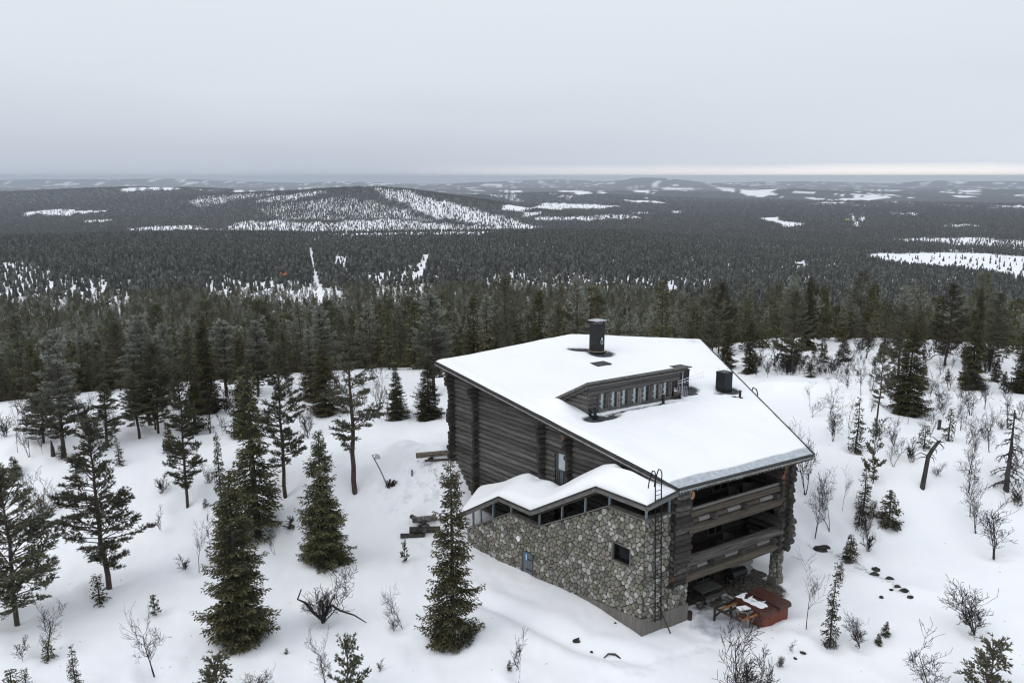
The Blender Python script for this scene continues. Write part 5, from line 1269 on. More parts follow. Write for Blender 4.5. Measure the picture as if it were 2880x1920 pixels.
def spruce(seed, H=10., R=1.7, dens=1.0, blade=(.19, .062), droop=.35, cbase=.01, thin=0.0, frost=0.0, whorl=.27, gap=0.0, power=.78):
    rs = np.random.RandomState(seed); S, TP = trunk_segs(H, .012 * H + .03, rs, .05)
    Pl, Dl, Ll, Wl, Tl = [], [], [], [], []; wood = []
    z = cbase * H + .1
    lobes = rs.rand(5) * 6.28
    while z < H - .05:
        t = z / H; nb = int(round((5.4 if t < .9 else 3.5) * dens ** .3 + rs.rand() * 1.6))
        for k in range(nb):
            if rs.rand() < gap * (.3 + 1.2 * (vnoise(np.array([z * .9]), np.array([seed * 3.1]))[0])): continue
            az = rs.rand() * 6.283; L = (R * (1 - t) ** power * (1 - thin * .5) + .10) * (.62 + .55 * rs.rand()) * (1 + .16 * math.sin(az * 2 + lobes[0]) + .12 * math.sin(z * 2.2 + lobes[1]))
            if rs.rand() < .06: L *= 1.25
            if t < .06: L *= .85
            el = np.interp(t, [0, .5, .85, 1], [-.38, -.28, .15, 1.1]) + rs.randn() * .10
            h = np.array([math.cos(az), math.sin(az), 0]); sdv = np.array([-h[1], h[0], 0]); p0 = tp(TP, np.array([z + rs.randn() * .05]))[0]
            ns = max(2, int(L / (.105 / dens)))
            s = (np.arange(ns) + rs.rand(ns)) / ns; s = s[s > .10] if L > .5 else s
            zz = L * (math.tan(el) * s - droop * s * (1 - s) * 1.1 + .16 * s * s * (1 if t < .8 else 0))
            B = p0 + h * (L * s)[:, None] + np.stack([0 * s, 0 * s, zz], 1)
            # spray tips along the branch and on side twigs
            for side in (0, -1, 1):
                if side == 0:
                    Pl.append(B); dv = h + np.array([0, 0, -.25]) + rs.randn(len(B), 3) * .28; Dl.append(unit(dv)); Ll.append(blade[0] * (.8 + .5 * rs.rand(len(B)))); Wl.append(blade[1] * (.8 + .6 * rs.rand(len(B))))
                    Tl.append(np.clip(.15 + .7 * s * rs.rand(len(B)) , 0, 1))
                else:
                    tw = (.42 * L * (1 - s) + .10) * (.6 + .7 * rs.rand(len(s))); cnt = np.maximum(1, (tw / (.115 / dens)).astype(int)); idx = np.repeat(np.arange(len(s)), cnt)
                    if len(idx) == 0: continue
                    q = rs.rand(len(idx)); dv = unit(h * .75 + sdv * side * .85 + np.array([0, 0, -.22]) + rs.randn(len(idx), 3) * .14)
                    Pq = B[idx] + dv * (tw[idx] * q)[:, None]; Pq[:, 2] -= .10 * q * tw[idx] + rs.rand(len(idx)) * .07
                    Pl.append(Pq); Dl.append(unit(dv + np.array([0, 0, -.25]) + rs.randn(len(idx), 3) * .3)); Ll.append(blade[0] * (.7 + .6 * rs.rand(len(idx)))); Wl.append(blade[1] * (.8 + .6 * rs.rand(len(idx))))
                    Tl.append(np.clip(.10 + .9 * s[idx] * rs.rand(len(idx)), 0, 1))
            wood.append([*p0, *(p0 + h * L * .85 + np.array([0, 0, L * (math.tan(el) * .85 - .05)])), .012 + .012 * L, .006])
        z += whorl * (.8 + .4 * rs.rand()) * (1 if t < .8 else .75)
    P = np.concatenate(Pl); Dv = np.concatenate(Dl); L = np.concatenate(Ll); Wd = np.concatenate(Wl); T = np.concatenate(Tl)
    return finish_tree('spruce', P, Dv, L, Wd, T, S, wood, H, frost, rs, 'needles_spruce', 'bark_spruce')
def finish_tree(kind, P, Dv, L, Wd, T, S, wood, H, frost, rs, nm, bk, nt=8):
    blade_w = float(np.mean(Wd))
    if blade_w > .1: T = np.clip(T * .85 + .22, 0, 1)
    V, Q = diamonds(P, Dv, L, Wd, rs.randn(len(P), 3))
    fr = frost * np.clip((P[:, 2] / H - .30) * 1.7, 0, 1) * (.2 + .8 * rs.rand(len(P)) ** 1.5) * np.clip(.15 + (P[:, 2] / H - .4) * .6 + np.hypot(P[:, 0], P[:, 1]) / 1.6, 0, 1)
    fo = np.zeros(len(V)).reshape(-1, 4); fo[:] = fr[:, None] * .8; fo[:, 2] = np.clip(fr * 1.25, 0, 1)
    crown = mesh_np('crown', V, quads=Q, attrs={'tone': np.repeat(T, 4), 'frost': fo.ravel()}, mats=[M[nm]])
    V1, Q1 = tubes(S, nt)
    if len(wood):
        V2, Q2 = tubes(wood, 3); Q2 = Q2 + len(V1); V1 = np.concatenate([V1, V2]); Q1 = np.concatenate([Q1, Q2])
    trunk = mesh_np('trunk', V1, quads=Q1, mats=[M[bk]])
    return crown, trunk, H, np.percentile(np.hypot(P[:, 0], P[:, 1]), 97)
def pine(seed, H=10., R=2.0, dens=1.0, cb=.3, blade=(.22, .042), frost=0.0, nb=4, whorl=.42, up=1.0, blades=5, prof=.35, trunk_r=.13, power=.8):
    rs = np.random.RandomState(seed); S, TP = trunk_segs(H, trunk_r * H / 10, rs, .14, 12)
    Pl, Dl, Ll, Wl, Tl = [], [], [], [], []; wood = []
    z = cb * H
    while z < H - .02:
        t = (z - cb * H) / (H * (1 - cb)); pr = min(1, .45 + t / prof * .55) if t < prof else (1 - (t - prof) / (1 - prof)) ** power
        for k in range(rs.randint(nb - 1, nb + 2)):
            az = rs.rand() * 6.283; L = (R * pr + .15) * (.5 + .65 * rs.rand()); el = np.interp(t, [0, .5, 1], [.02, .30, 1.05]) * up + rs.randn() * .14
            h = np.array([math.cos(az), math.sin(az), 0.]); sdv = np.array([-h[1], h[0], 0.]); p0 = tp(TP, np.array([z + rs.randn() * .08]))[0]
            curve = .10 + .15 * rs.rand()
            f = lambda s: p0 + h * (L * s)[..., None] * 1.0 + np.stack([0 * s, 0 * s, L * (math.tan(min(el, 1.2)) * s * (1 - .25 * s) + curve * s * s)], -1)
            ss = np.array([0, .35, .7, 1.0]); Q_ = f(ss)
            for a_ in range(3): wood.append([*Q_[a_], *Q_[a_ + 1], (.018 + .014 * L) * (1 - ss[a_] * .7), (.018 + .014 * L) * (1 - ss[a_ + 1] * .8)])
            nt_ = max(3, int(L * 11 * dens)); s = .20 + .80 * rs.rand(nt_) ** .8 if L > .7 else rs.rand(nt_)
            B = f(s); side = rs.choice([-1, 1], nt_); tw = (.12 + .34 * L * (1.05 - s)) * (.4 + .8 * rs.rand(nt_))
            dv = unit(h * .8 + sdv * side[:, None] * (.3 + .9 * rs.rand(nt_, 1)) + np.array([0, 0, .18]) + rs.randn(nt_, 3) * .2)
            E = B + dv * tw[:, None]; E[:, 2] += .10 * tw
            for a_ in range(0, nt_, 2): wood.append([*B[a_], *E[a_], .011, .006])
            # a bottle-brush of needles at each twig
            for q in (0.0, .45) if dens > .7 else (0.0,):
                C = E - dv * (q * .38); ax = unit(dv + np.array([0, 0, .55]) + rs.randn(nt_, 3) * .15)
                for b_ in range(blades):
                    dd = unit(ax + unit(rs.randn(nt_, 3)) * (.75 if b_ else .1))
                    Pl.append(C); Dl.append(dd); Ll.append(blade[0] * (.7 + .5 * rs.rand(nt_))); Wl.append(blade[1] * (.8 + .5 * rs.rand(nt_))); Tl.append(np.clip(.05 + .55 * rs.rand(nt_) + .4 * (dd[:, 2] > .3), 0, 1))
        z += whorl * (.75 + .5 * rs.rand()) * (1 if t < .75 else .7)
    P = np.concatenate(Pl); Dv = np.concatenate(Dl); L = np.concatenate(Ll); Wd = np.concatenate(Wl); T = np.concatenate(Tl)
    return finish_tree('pine', P, Dv, L, Wd, T, S, wood, H, frost, rs, 'needles_pine', 'bark_pine')
def birch(seed, H=4., stems=3, spread=.35, twig=1.0, lean=.12, crook=.22, rad=.058, low=.2):
    rs = np.random.RandomState(seed); thick, thin_ = [], []
    def grow(p, d, L, r, dep):
        n = 4 if dep < 2 else 3; step = L / n
        for i in range(n):
            d = unit(d + rs.randn(3) * crook * (.55 if dep == 0 else .8) + np.array([0, 0, .10 if dep else .05]))
            q = p + d * step; r2 = r * (.80 if dep < 3 else .7)
            (thick if r > .014 or dep == 0 else thin_).append([*p, *q, max(r, .0135), max(r2, .0095)])
            p, r = q, r2
            if dep < 3 and (i > 0 or dep > 0 or low < .1):
                nk = rs.choice([1, 2, 2]) if dep < 2 else rs.choice([0, 1, 2])
                if dep == 0 and i < n * low: nk = 0
                for _ in range(nk):
                    a = unit(np.cross(d, rs.randn(3))); sp = .55 + .5 * rs.rand(); dd = unit(d * math.cos(sp) + a * math.sin(sp) + np.array([0, 0, .15]))
                    LL = L * (.40 + .28 * rs.rand()) * (1.0 if dep else .95) * twig ** .3
                    if LL > .10: grow(p, dd, LL, r * .52, dep + 1)
    for s in range(stems):
        a = rs.rand() * 6.28; o = np.array([math.cos(a), math.sin(a), 0]) * .08 * (stems > 1) * rs.rand()
        d = unit(np.array([math.cos(a) * spread * (stems > 1), math.sin(a) * spread * (stems > 1), 1.0]) + rs.randn(3) * lean)
        grow(o + np.array([0, 0, -.15]), d, H * (.72 + .3 * rs.rand()) * (.55 + .45 * (s == 0)), rad * H / 4 * (.7 + .4 * rs.rand()), 0)
    V, Q = tubes(thick, 5); tr = mesh_np('stem', V, quads=Q, mats=[M['bark_birch']])
    V, Q = tubes(thin_, 3); cw = mesh_np('twigs', V, quads=Q, mats=[M['twigs']])
    top = max(s[5] for s in thin_); wd = np.percentile([math.hypot(s[3], s[4]) for s in thin_], 95)
    return cw, tr, top, wd
def dead_spruce(seed, H=7., R=1.6):
    rs = np.random.RandomState(seed); S, TP = trunk_segs(H, .19, rs, .10, 10); S[:, 6:] = np.maximum(S[:, 6:], .05); wood = []; tw = []
    for z in np.concatenate([np.arange(.4, H * .62, .13), np.arange(H * .64, H, .2)]):
        t = z / H; L = (R * (1 - t * .75) if t < .62 else .45 + .3 * rs.rand()) * (.55 + .6 * rs.rand())
        if .52 < t < .60: L *= 1.35
        az = rs.rand() * 6.28; h = np.array([math.cos(az), math.sin(az), 0.]); p = tp(TP, np.array([z]))[0]; d = h + np.array([0, 0, .1 if t > .5 else -.15]); r = .055
        for i in range(5):
            d = unit(d + np.array([0, 0, -.22 if t < .62 else -.05]) + rs.randn(3) * .14); q = p + d * L / 5; wood.append([*p, *q, r, r * .8]); r *= .8
            for _ in range(3):
                e = unit(d * .6 + np.cross(d, rs.randn(3)) * .6 + np.array([0, 0, -.3])); l2 = .12 + .30 * rs.rand(); tw.append([*q, *(q + e * l2), .022, .012])
            p = q
    V, Q = tubes(wood + tw, 3); cw = mesh_np('bare_branches', V, quads=Q, mats=[M['bark_dead']]); V, Q = tubes(S, 8); tr = mesh_np('trunk', V, quads=Q, mats=[M['bark_dead']])
    return cw, tr, H, R
SPR = [spruce(1, 10, 1.75, 1.35, whorl=.23), spruce(2, 10, 1.55, 1.3, whorl=.23, gap=.15), spruce(3, 10, 1.9, 1.35, droop=.5, whorl=.23, gap=.05), spruce(4, 9, 1.25, 1.2, gap=.3, whorl=.24), spruce(5, 10, 1.5, 1.2, frost=1.1, gap=.1, whorl=.24), spruce(21, 10, 1.4, 1.2, cbase=.04, gap=.35, whorl=.24)]
SPRY = [spruce(6, 3.0, .75, blade=(.2, .07), whorl=.2), spruce(7, 2.4, .55, gap=.3, blade=(.2, .07), whorl=.2), spruce(8, 4.5, .8, gap=.35, whorl=.25)]
PIN = [pine(11, 10, 2.1, 1.3, cb=.14, nb=5, whorl=.36, prof=.16), pine(12, 10, 1.8, 1.25, cb=.20, nb=5, whorl=.36, prof=.25), pine(13, 10, 1.6, cb=.12, nb=5, prof=.18, dens=1.4, whorl=.33), pine(14, 9, 2.5, cb=.10, nb=6, dens=1.25, whorl=.35, prof=.18), pine(15, 10, 1.8, 1.3, frost=1.25, cb=.16, nb=6, whorl=.33, prof=.22), pine(16, 10, 1.5, 1.3, frost=1.1, cb=.14, nb=6, prof=.2, whorl=.33), pine(17, 10, 1.6, 1.2, cb=.30, nb=4)]
PINY = [pine(18, 3.0, .95, cb=.05, blade=(.2, .055), nb=4, whorl=.34, up=1.4, prof=.15, trunk_r=.16), pine(19, 2.2, .8, cb=.05, blade=(.2, .06), nb=4, whorl=.3, up=1.5, prof=.15, trunk_r=.2)]
BIR = [birch(31, 4, 3), birch(32, 4.5, 2, .25), birch(33, 3.5, 5, .5, low=.0), birch(34, 5, 1, .2, crook=.18), birch(35, 3, 4, .45, low=.0), birch(36, 4, 2, .5, crook=.38, rad=.06)]
BIS = [birch(37, 2.0, 1, .2, rad=.03, low=.0), birch(38, 1.6, 3, .4, rad=.03, low=.0), birch(39, 2.6, 2, .2, crook=.12, rad=.03)]
DSP = dead_spruce(51)
# cheaper ones for the middle distance
SPM = [spruce(61, 10, 1.6, dens=.42, blade=(.50, .20), whorl=.42), spruce(62, 10, 1.35, dens=.42, blade=(.50, .19), whorl=.42, gap=.2), spruce(63, 10, 1.6, dens=.42, blade=(.50, .19), whorl=.42, frost=.9)]
PIM = [pine(64, 10, 1.9, dens=.5, cb=.22, blade=(.50, .13), nb=4, blades=3), pine(65, 10, 1.7, dens=.5, cb=.3, blade=(.50, .13), nb=4, blades=3, frost=.85), pine(66, 9.5, 2.1, dens=.5, cb=.2, blade=(.50, .13), nb=4, blades=3)]
TREES_XY = []
def put_tree(T, name, label, cat, x, y, z, h, wid=None, grp=None, rz=None, crown='crown', trunk='trunk', lean=(0, 0), well=True):
    cw, tr, H0, W0 = T; s = h / H0; sx = s if wid is None else wid / 2 / W0
    sx = min(max(sx, s * .55), s * 1.7)
    rz = _lr.uniform(0, 6.28) if rz is None else rz
    o = thing(name, label, cat, (x, y, z), rz, (sx, sx, s), grp); o.rotation_euler = (lean[0], lean[1], rz)
    obj(crown, cw, o); obj(trunk, tr, o)
    TREES_XY.append((x, y, h))
    if well and h > 2.5: WELL_LIST.append((x, y, .55 + .05 * h, .16 + .015 * h))
    return o
WELL_LIST = []
def pxtree(T, name, label, bx, by, ty, wpx=None, grp=None, **k):
    x, y, z = at(bx, by); h = height_to(x, y, z, ty)
    w = None
    if wpx: w = wpx * K * (y * math.cos(PITCH) - (z - CAM_Z) * math.sin(PITCH)) / FPX
    cat = k.pop('cat', 'tree')
    if w and name in ('spruce_tree', 'pine_tree') and h > 5: w *= .9
    return put_tree(T, name, label, cat, x, y, z - .02, h, w, grp, **k)
S, P, B = 'spruce_tree', 'pine_tree', 'birch_tree'
MANUAL = [
 (PIN[3], P, 'big bushy pine cut by the left edge, heavy low boughs', 38, 1425, 1085, 250, {}),
 (PIN[0], P, 'broad dark pine standing alone on a bare trunk, young spruce at its foot', 250, 1342, 972, 200, {}),
 (SPR[0], S, 'largest dense dark spruce, its skirt touching the snow, left of centre', 552, 1468, 1080, 158, {}),
 (SPR[3], S, 'narrow forked spruce top rising behind the largest spruce', 520, 1290, 995, 62, {}),
 (SPR[5], S, 'tall thin spruce just behind the largest one, dark skirt and open top', 592, 1222, 830, 140, {}),
 (PIN[1], P, 'tall pine with dark crown and bare trunk foot between two spruces', 655, 1132, 800, 130, {}),
 (SPR[2], S, 'wide dark green spruce left of the shovelled snow, branches to the ground', 745, 1288, 990, 128, {}),
 (PIN[6], P, 'slender open pine with reddish trunk and a long branch reaching right', 815, 1122, 775, 150, {}),
 (SPR[1], S, 'dense conical spruce standing before the left end of the stone wall', 1042, 1470, 1058, 128, {}),
 (PIN[2], P, 'slim pine alone on the open snow beside the blue trail post', 430, 1155, 850, 96, {}),
 (PIN[4], P, 'frosted pale green pine with a dense pointed top, far left', 148, 1042, 762, 130, {}),
 (PIN[5], P, 'tallest frosted pine of the left group, grey white crown', 345, 970, 730, 110, {}),
 (PIN[5], P, 'frosted pine leaning against the right side of the tallest frosted pine', 372, 940, 775, 70, {}),
 (PIN[1], P, 'thin pine with a long bare trunk before the frosted pair', 320, 1002, 860, 90, {}),
 (PIN[2], P, 'dark mid sized pine left of the thin bare trunked one', 246, 1022, 885, 110, {}),
 (PIN[3], P, 'low spreading pine at the far left edge under frosted neighbours', 100, 1012, 905, 110, {}),
 (PIN[4], P, 'big frosted pine behind the crooked birch', 520, 905, 740, 120, {}),
 (SPR[4], S, 'grey frosted narrow spruce left of the crooked birch trunk', 458, 930, 800, 60, {}),
 (PIN[5], P, 'frosted pine with sunken base at the far end of the clearing, left of centre', 592, 905, 740, 80, {}),
 (SPR[4], S, 'slim frost tipped spruce beside a thick dark one in the clump', 715, 915, 735, 60, {}),
 (PIN[4], P, 'tall frosted pine that tops the clump left of the open snow', 748, 900, 705, 100, {}),
 (SPR[0], S, 'very dark thick spruce below the tall frosted pine', 748, 948, 790, 80, {}),
 (SPR[1], S, 'dark spruce in the middle of the left clump, thin pointed top', 565, 1000, 762, 80, {}),
 (SPR[0], S, 'small neat spruce on the open snow left of the roof corner', 912, 960, 845, 52, {}),
 (SPR[2], S, 'dark spruce close to the left corner of the roof', 985, 958, 825, 66, {}),
 (PIN[0], P, 'large frosted pine rising right behind the left roof corner', 996, 900, 678, 110, {'f': 4}),
 (PIN[1], P, 'dark tall pine left of the large frosted pine at the roof corner', 930, 838, 715, 66, {}),
 (SPR[1], S, 'black green spruce at the edge of the woods above the small neat spruce', 893, 835, 740, 58, {}),
 (PIN[4], P, 'frosted pine showing over the left slope of the roof', 1116, 812, 700, 75, {}),
 (SPR[2], S, 'big dark spruce on the right slope, broad skirt over brush', 2082, 950, 742, 92, {}),
 (PIN[6], P, 'thin grey pine with bare trunk left of the big dark right spruce', 2014, 975, 795, 56, {}),
 (PIN[3], P, 'broad pine at the wood edge right of the roof with a bare dark trunk', 1815, 850, 672, 95, {}),
 (SPR[1], S, 'narrow spruce just right of the roof, top against dark woods', 1720, 855, 735, 42, {}),
 (SPR[0], S, 'dark spruce touching the back right corner of the roof', 1668, 845, 740, 46, {}),
 (PIN[3], P, 'tall pine above the back right corner of the roof', 1650, 812, 652, 84, {}),
 (SPR[2], S, 'dark heavy spruce high on the right, left one of a close pair', 2228, 892, 660, 64, {}),
 (PIN[0], P, 'tall full pine high on the right, right one of the close pair', 2272, 850, 676, 92, {}),
 (PIN[1], P, 'pine behind the big dark right spruce, rising above it', 2062, 868, 700, 84, {}),
 (PIN[0], P, 'wide pine on the right between the big dark spruce and the pair', 2170, 838, 655, 96, {}),
 (SPR[0], S, 'dark spruce cut by the right edge of the picture', 2345, 900, 760, 60, {}),
 (SPR[1], S, 'tall spruce in the row of woods right of the lodge', 1852, 800, 635, 56, {}),
 (SPRY[2], S, 'small pointed spruce in thin brush above the ploughed bank', 1862, 864, 812, 34, {}),
 (SPRY[0], S, 'small full spruce on the slope over the ploughed bank', 1938, 828, 775, 30, {}),
 (SPRY[2], S, 'pine green young spruce on open snow right of a bare birch', 1965, 1032, 912, 38, {}),
 (PINY[0], P, 'young pine on a thin bare stem on the right slope', 2005, 1105, 985, 44, {}),
 (SPRY[1], S, 'small dark spruce behind the broken snag', 2122, 1030, 977, 30, {}),
 (SPRY[1], S, 'thin young spruce between the stump and the right birches', 2178, 1008, 940, 26, {}),
 (SPRY[2], S, 'young spruce leaning over a birch stem below the roof corner', 1982, 1178, 1075, 40, {}),
 (SPRY[0], S, 'bright green bushy spruce on the right snowfield', 2042, 1205, 1125, 48, {}),
 (SPRY[1], S, 'low bushy spruce left of the bright green one', 1972, 1208, 1168, 32, {}),
 (SPRY[1], S, 'tiny spruce between two bushy spruces on the right', 2006, 1186, 1150, 20, {}),
 (SPRY[0], S, 'small spruce on the rock line right of the stone pier', 1951, 1286, 1228, 38, {}),
 (SPRY[2], S, 'tall lanky young spruce right of the hot tub', 1906, 1476, 1292, 46, {}),
 (SPRY[1], S, 'stick thin seedling spruce behind the lanky young spruce', 1930, 1332, 1290, 16, {}),
 (SPRY[0], S, 'right one of two knee high spruces below the rocks', 2033, 1460, 1426, 20, {}),
 (SPRY[0], S, 'left one of two knee high spruces below the rocks', 2018, 1480, 1455, 20, {}),
 (PINY[0], P, 'ragged young pine in the bottom right corner', 2256, 1600, 1478, 110, {}),
 (SPRY[2], S, 'lone thin spruce at the bottom edge, far left', 176, 1585, 1478, 36, {}),
 (SPRY[1], S, 'small spruce tip at the very bottom left corner', 28, 1590, 1538, 40, {}),
 (SPRY[1], S, 'second small spruce tip right of the bottom left corner one', 62, 1585, 1536, 24, {}),
 (PINY[0], P, 'bushy pine top at the bottom edge under the largest spruce', 492, 1625, 1518, 100, {}),
 (PINY[0], P, 'young pine with upright candles at the bottom edge, by a thin birch', 800, 1600, 1468, 80, {}),
 (SPRY[1], S, 'young spruce at the foot of the broad lone pine', 230, 1385, 1322, 36, {}),
 (PINY[1], P, 'little pine above the forked bare birch, lower left', 357, 1412, 1370, 28, {}),
 (PINY[1], P, 'small pine sapling alone below the log pile', 929, 1290, 1247, 20, {}),
 (SPRY[1], S, 'small dark spruce under the bare dead looking tree, lower left', 112, 1512, 1470, 44, {}),
 (SPRY[0], S, 'bushy low spruce near the left edge, above the big bushy pine', 36, 1090, 1048, 34, {}),
 (SPRY[1], S, 'low spruce by a fallen twig on the left snowfield', 142, 1050, 1022, 24, {}),
 (PINY[1], P, 'low green shrub pine touching the wide dark green spruce', 668, 1215, 1190, 30, {}),
 (SPRY[1], S, 'small spruce left of the largest spruce, half hidden', 472, 1165, 1145, 26, {}),
 (SPRY[1], S, 'tiny spruce beside a thin bare birch at the bottom centre', 1170, 1536, 1516, 14, {}),
 (SPRY[1], S, 'tiny seedling right of the largest spruce', 658, 1500, 1488, 10, {}),
 (SPRY[2], S, 'slim spruce amid thin birches beside the open snow, upper left', 935, 962, 925, 18, {}),
]
BIRCHES = [
 (BIR[1], 'tall forked bare birch below the broad lone pine', 355, 1548, 1368, 95), (BIR[3], 'slender bare birch between the lone pine and the largest spruce', 457, 1312, 1190, 66), (BIR[2], 'many stemmed bare birch with a thick bent limb lying on the snow', 742, 1424, 1290, 130),
 (BIR[5], 'gnarled small birch with a nest like clump, left of the wall spruce', 925, 1440, 1345, 72), (BIR[1], 'bare birch with fine twigs next to the young pine at the bottom edge', 752, 1590, 1432, 80), (BIR[4], 'bare birch clump on the left snowfield above the broad lone pine', 98, 1190, 1072, 90),
 (BIS[0], 'single thin birch sapling on the empty snow at the bottom centre', 1193, 1550, 1440, 36), (BIR[2], 'large bare birch bush before the hot tub, cut by the bottom edge', 1700, 1620, 1432, 170), (BIR[3], 'tall bare birch on the snow bank right of the hot tub', 1852, 1440, 1255, 84),
 (BIR[5], 'crooked bare birch on the slope right of the balconies', 1906, 1216, 1080, 86), (BIS[1], 'small bare birch right of the rock line spruce', 1993, 1268, 1198, 34), (BIR[0], 'large spreading bare birch at the right edge', 2282, 1278, 1128, 120),
 (BIR[4], 'round bare birch bush alone on the lower right snow', 2240, 1452, 1310, 150), (BIR[0], 'dark stemmed birch group cut by the bottom edge, lower right', 2135, 1600, 1460, 130), (BIR[4], 'low wide birch bush right of the lanky young spruce', 1975, 1482, 1392, 84),
 (BIR[0], 'bare birch poking up behind the right corner of the roof', 1850, 1130, 955, 74), (BIR[1], 'bare birch standing below the right corner of the roof', 1872, 1232, 1075, 60), (BIR[0], 'upright bare birch on open snow under the ploughed bank', 1912, 995, 918, 56),
 (BIR[3], 'thin birch left of the pine green young spruce', 1948, 1032, 925, 30), (BIR[4], 'bare birch under the big dark right spruce', 2052, 1022, 945, 40), (BIR[5], 'twisted birch right of the big dark right spruce', 2112, 940, 865, 44),
 (BIR[1], 'pair of tall birch stems left of the dead spruce', 2225, 1085, 930, 56), (BIR[3], 'single tall birch left of the tall pair of stems', 2192, 1000, 880, 34), (BIR[1], 'bare birch below the pair of tall stems', 2228, 1182, 1060, 50),
 (BIR[0], 'crooked birch with two trunks among frosted trees, upper left', 482, 990, 850, 60), (BIR[4], 'fine bare bush left of the gnarled small birch', 905, 1446, 1400, 40), (BIS[2], 'thin sapling right of the slender bare birch', 482, 1245, 1170, 24),
 (BIS[0], 'slight bare sapling above the slender birch on the left snow', 370, 1222, 1158, 16), (BIS[1], 'low leafless bush at the foot of the slender bare birch', 425, 1310, 1270, 30), (BIR[4], 'bare bush right of the slim pine on the open snow', 482, 1112, 1050, 40), (BIS[1], 'thin bare bush in the open snow below the blue trail post', 372, 1130, 1080, 34),
 (BIR[5], 'bare bent birch in the gap right of the largest spruce', 632, 1275, 1210, 56), (BIR[4], 'pale bare bush at the very bottom left of centre', 600, 1590, 1510, 90), (BIS[1], 'tiny bare twig plant on the empty lower snow', 872, 1538, 1510, 18), (BIS[0], 'leaning thin birch at the left edge', 52, 1520, 1455, 40),
 (BIR[1], 'bare dead looking tree under the big bushy pine, lower left', 108, 1490, 1370, 90), (BIR[3], 'tall birch stem at the far left edge among thin trees', 40, 1036, 930, 44), (BIR[0], 'dark forked birch among the thin trees, far left', 66, 1046, 940, 40), (BIS[2], 'thin birch right of the dark forked one, far left', 98, 1040, 960, 30),
 (BIR[4], 'brown leafless birch clump behind the wide dark green spruce', 708, 1002, 900, 60), (BIR[0], 'bare birch on the edge of the open snow, upper left', 868, 950, 840, 44), (BIS[2], 'thin birch by the small neat spruce', 888, 960, 880, 22), (BIR[3], 'pale bare tree right of the slender open pine', 838, 930, 830, 40),
 (BIR[3], 'bare birch in front of the log wall end, thin and pale', 1180, 1100, 1000, 20) if False else None,
 (BIR[0], 'grey bare birch crown before the woods right of the lodge', 1990, 822, 738, 60), (BIR[1], 'bare birch left of the thin grey pine', 1978, 905, 800, 34), (BIR[5], 'dark crooked birch high on the right slope', 2120, 880, 790, 40), (BIR[0], 'twisted birch below the close pair of conifers', 2180, 895, 838, 38),
 (BIR[1], 'twin stemmed birch under the full pine on the right', 2315, 980, 868, 50), (BIR[0], 'bare birch under the close pair, right side', 2262, 935, 850, 44), (BIS[1], 'small bare birch in the middle of the right slope', 2088, 1060, 1000, 30), (BIS[2], 'thin leaning sapling right of the big dark spruce', 2135, 1012, 930, 30),
 (BIR[4], 'bare birch fan between the lodge and the rock line', 1990, 1230, 1130, 40), (BIR[3], 'slender birch above the small bushy spruces', 1935, 1170, 1060, 34), (BIS[1], 'low bare bush beside the right edge birch', 2330, 1160, 1100, 40), (BIS[1], 'wispy bush at the bottom right of the great birch bush', 1760, 1590, 1540, 40),
]
for T, nm, lb, bx, by, ty, w, kk in MANUAL:
    if kk.get('f') is not None: T = PIN[kk['f']]
    pxtree(T, nm, lb, bx, by, ty, w)
for e in BIRCHES:
    if e is None: continue
    T, lb, bx, by, ty, w = e; pxtree(T, B, lb, bx, by, ty, w, crown='twigs', trunk='stem')
# thick bent limb lying on the snow, snag, dead spruce, stump
x, y, z = at(742, 1421); b = MB()
b.tube([(x, y, z), (x + .35, y + .1, z + .75), (x + .6, y, z + 1.0), (x + 1.2, y - .2, z + .72), (x + 2.1, y - .35, z + .5), (x + 2.9, y - .5, z + .05)], [.10, .09, .08, .065, .05, .03], 7)
b.tube([(x - .1, y, z), (x - .6, y, z + .45), (x - 1.1, y + .1, z + 1.1), (x - 1.6, y + .1, z + 1.35), (x - 1.35, y + .2, z + 2.0)], [.10, .09, .08, .06, .04], 7)
b.tube([(x, y, z - .1), (x + .05, y, z + .9), (x, y, z + 1.3)], [.11, .09, .06], 7)
thing('fallen_limb', 'thick bent birch limb bowed down to the snow from the many stemmed birch', 'branch', me=b.mesh('fallen_limb', M['bark_dead']))
x, y, z = at(2118, 1120); h = height_to(x, y, z, 1003); b = MB(); f = h / 4.0
b.tube([(x, y, z - .2), (x + .12, y, z + 1.3 * f), (x + .22, y, z + 2.5 * f), (x + .55, y, z + 3.1 * f), (x + 1.0, y + .1, z + 3.6 * f), (x + 1.1, y, z + 3.75 * f)], [.21, .18, .17, .15, .12, .03], 9)
for p0, p1, p2 in (((.22, 2.5), (-.4, 2.75), (-1.0, 2.35)), ((.2, 2.45), (-.3, 2.4), (-.75, 2.15)), ((.25, 2.55), (.7, 2.3), (.9, 1.9)), ((.25, 2.5), (.6, 2.6), (1.05, 2.1)), ((1.0, 3.6), (.5, 3.95), (.3, 3.9)), ((1.05, 3.5), (1.5, 3.1), (1.35, 2.9)), ((.6, 3.1), (.9, 2.9), (1.0, 2.6)), ((1.0, 3.6), (1.4, 3.6), (1.6, 3.4))):
    b.tube([(x + a_[0], y + .1 * i_, z + a_[1] * f) for i_, a_ in enumerate((p0, p1, p2))], [.055, .035, .01], 5)
o = thing('dead_tree', 'broken bare snag with a hooked top on the right snowfield', 'dead tree'); obj('trunk', b.mesh('trunk', M['bark_dead']), o)
pxtree(DSP, 'dead_tree', 'dead bare spruce with drooping twigs near the right edge', 2312, 1120, 942, 100, crown='bare_branches', cat='dead tree')
x, y, z = at(2156, 986); b = MB(); b.tube([(x, y, z - .2), (x + .02, y, z + .5), (x + .03, y, z + .95)], [.17, .15, .15], 9)
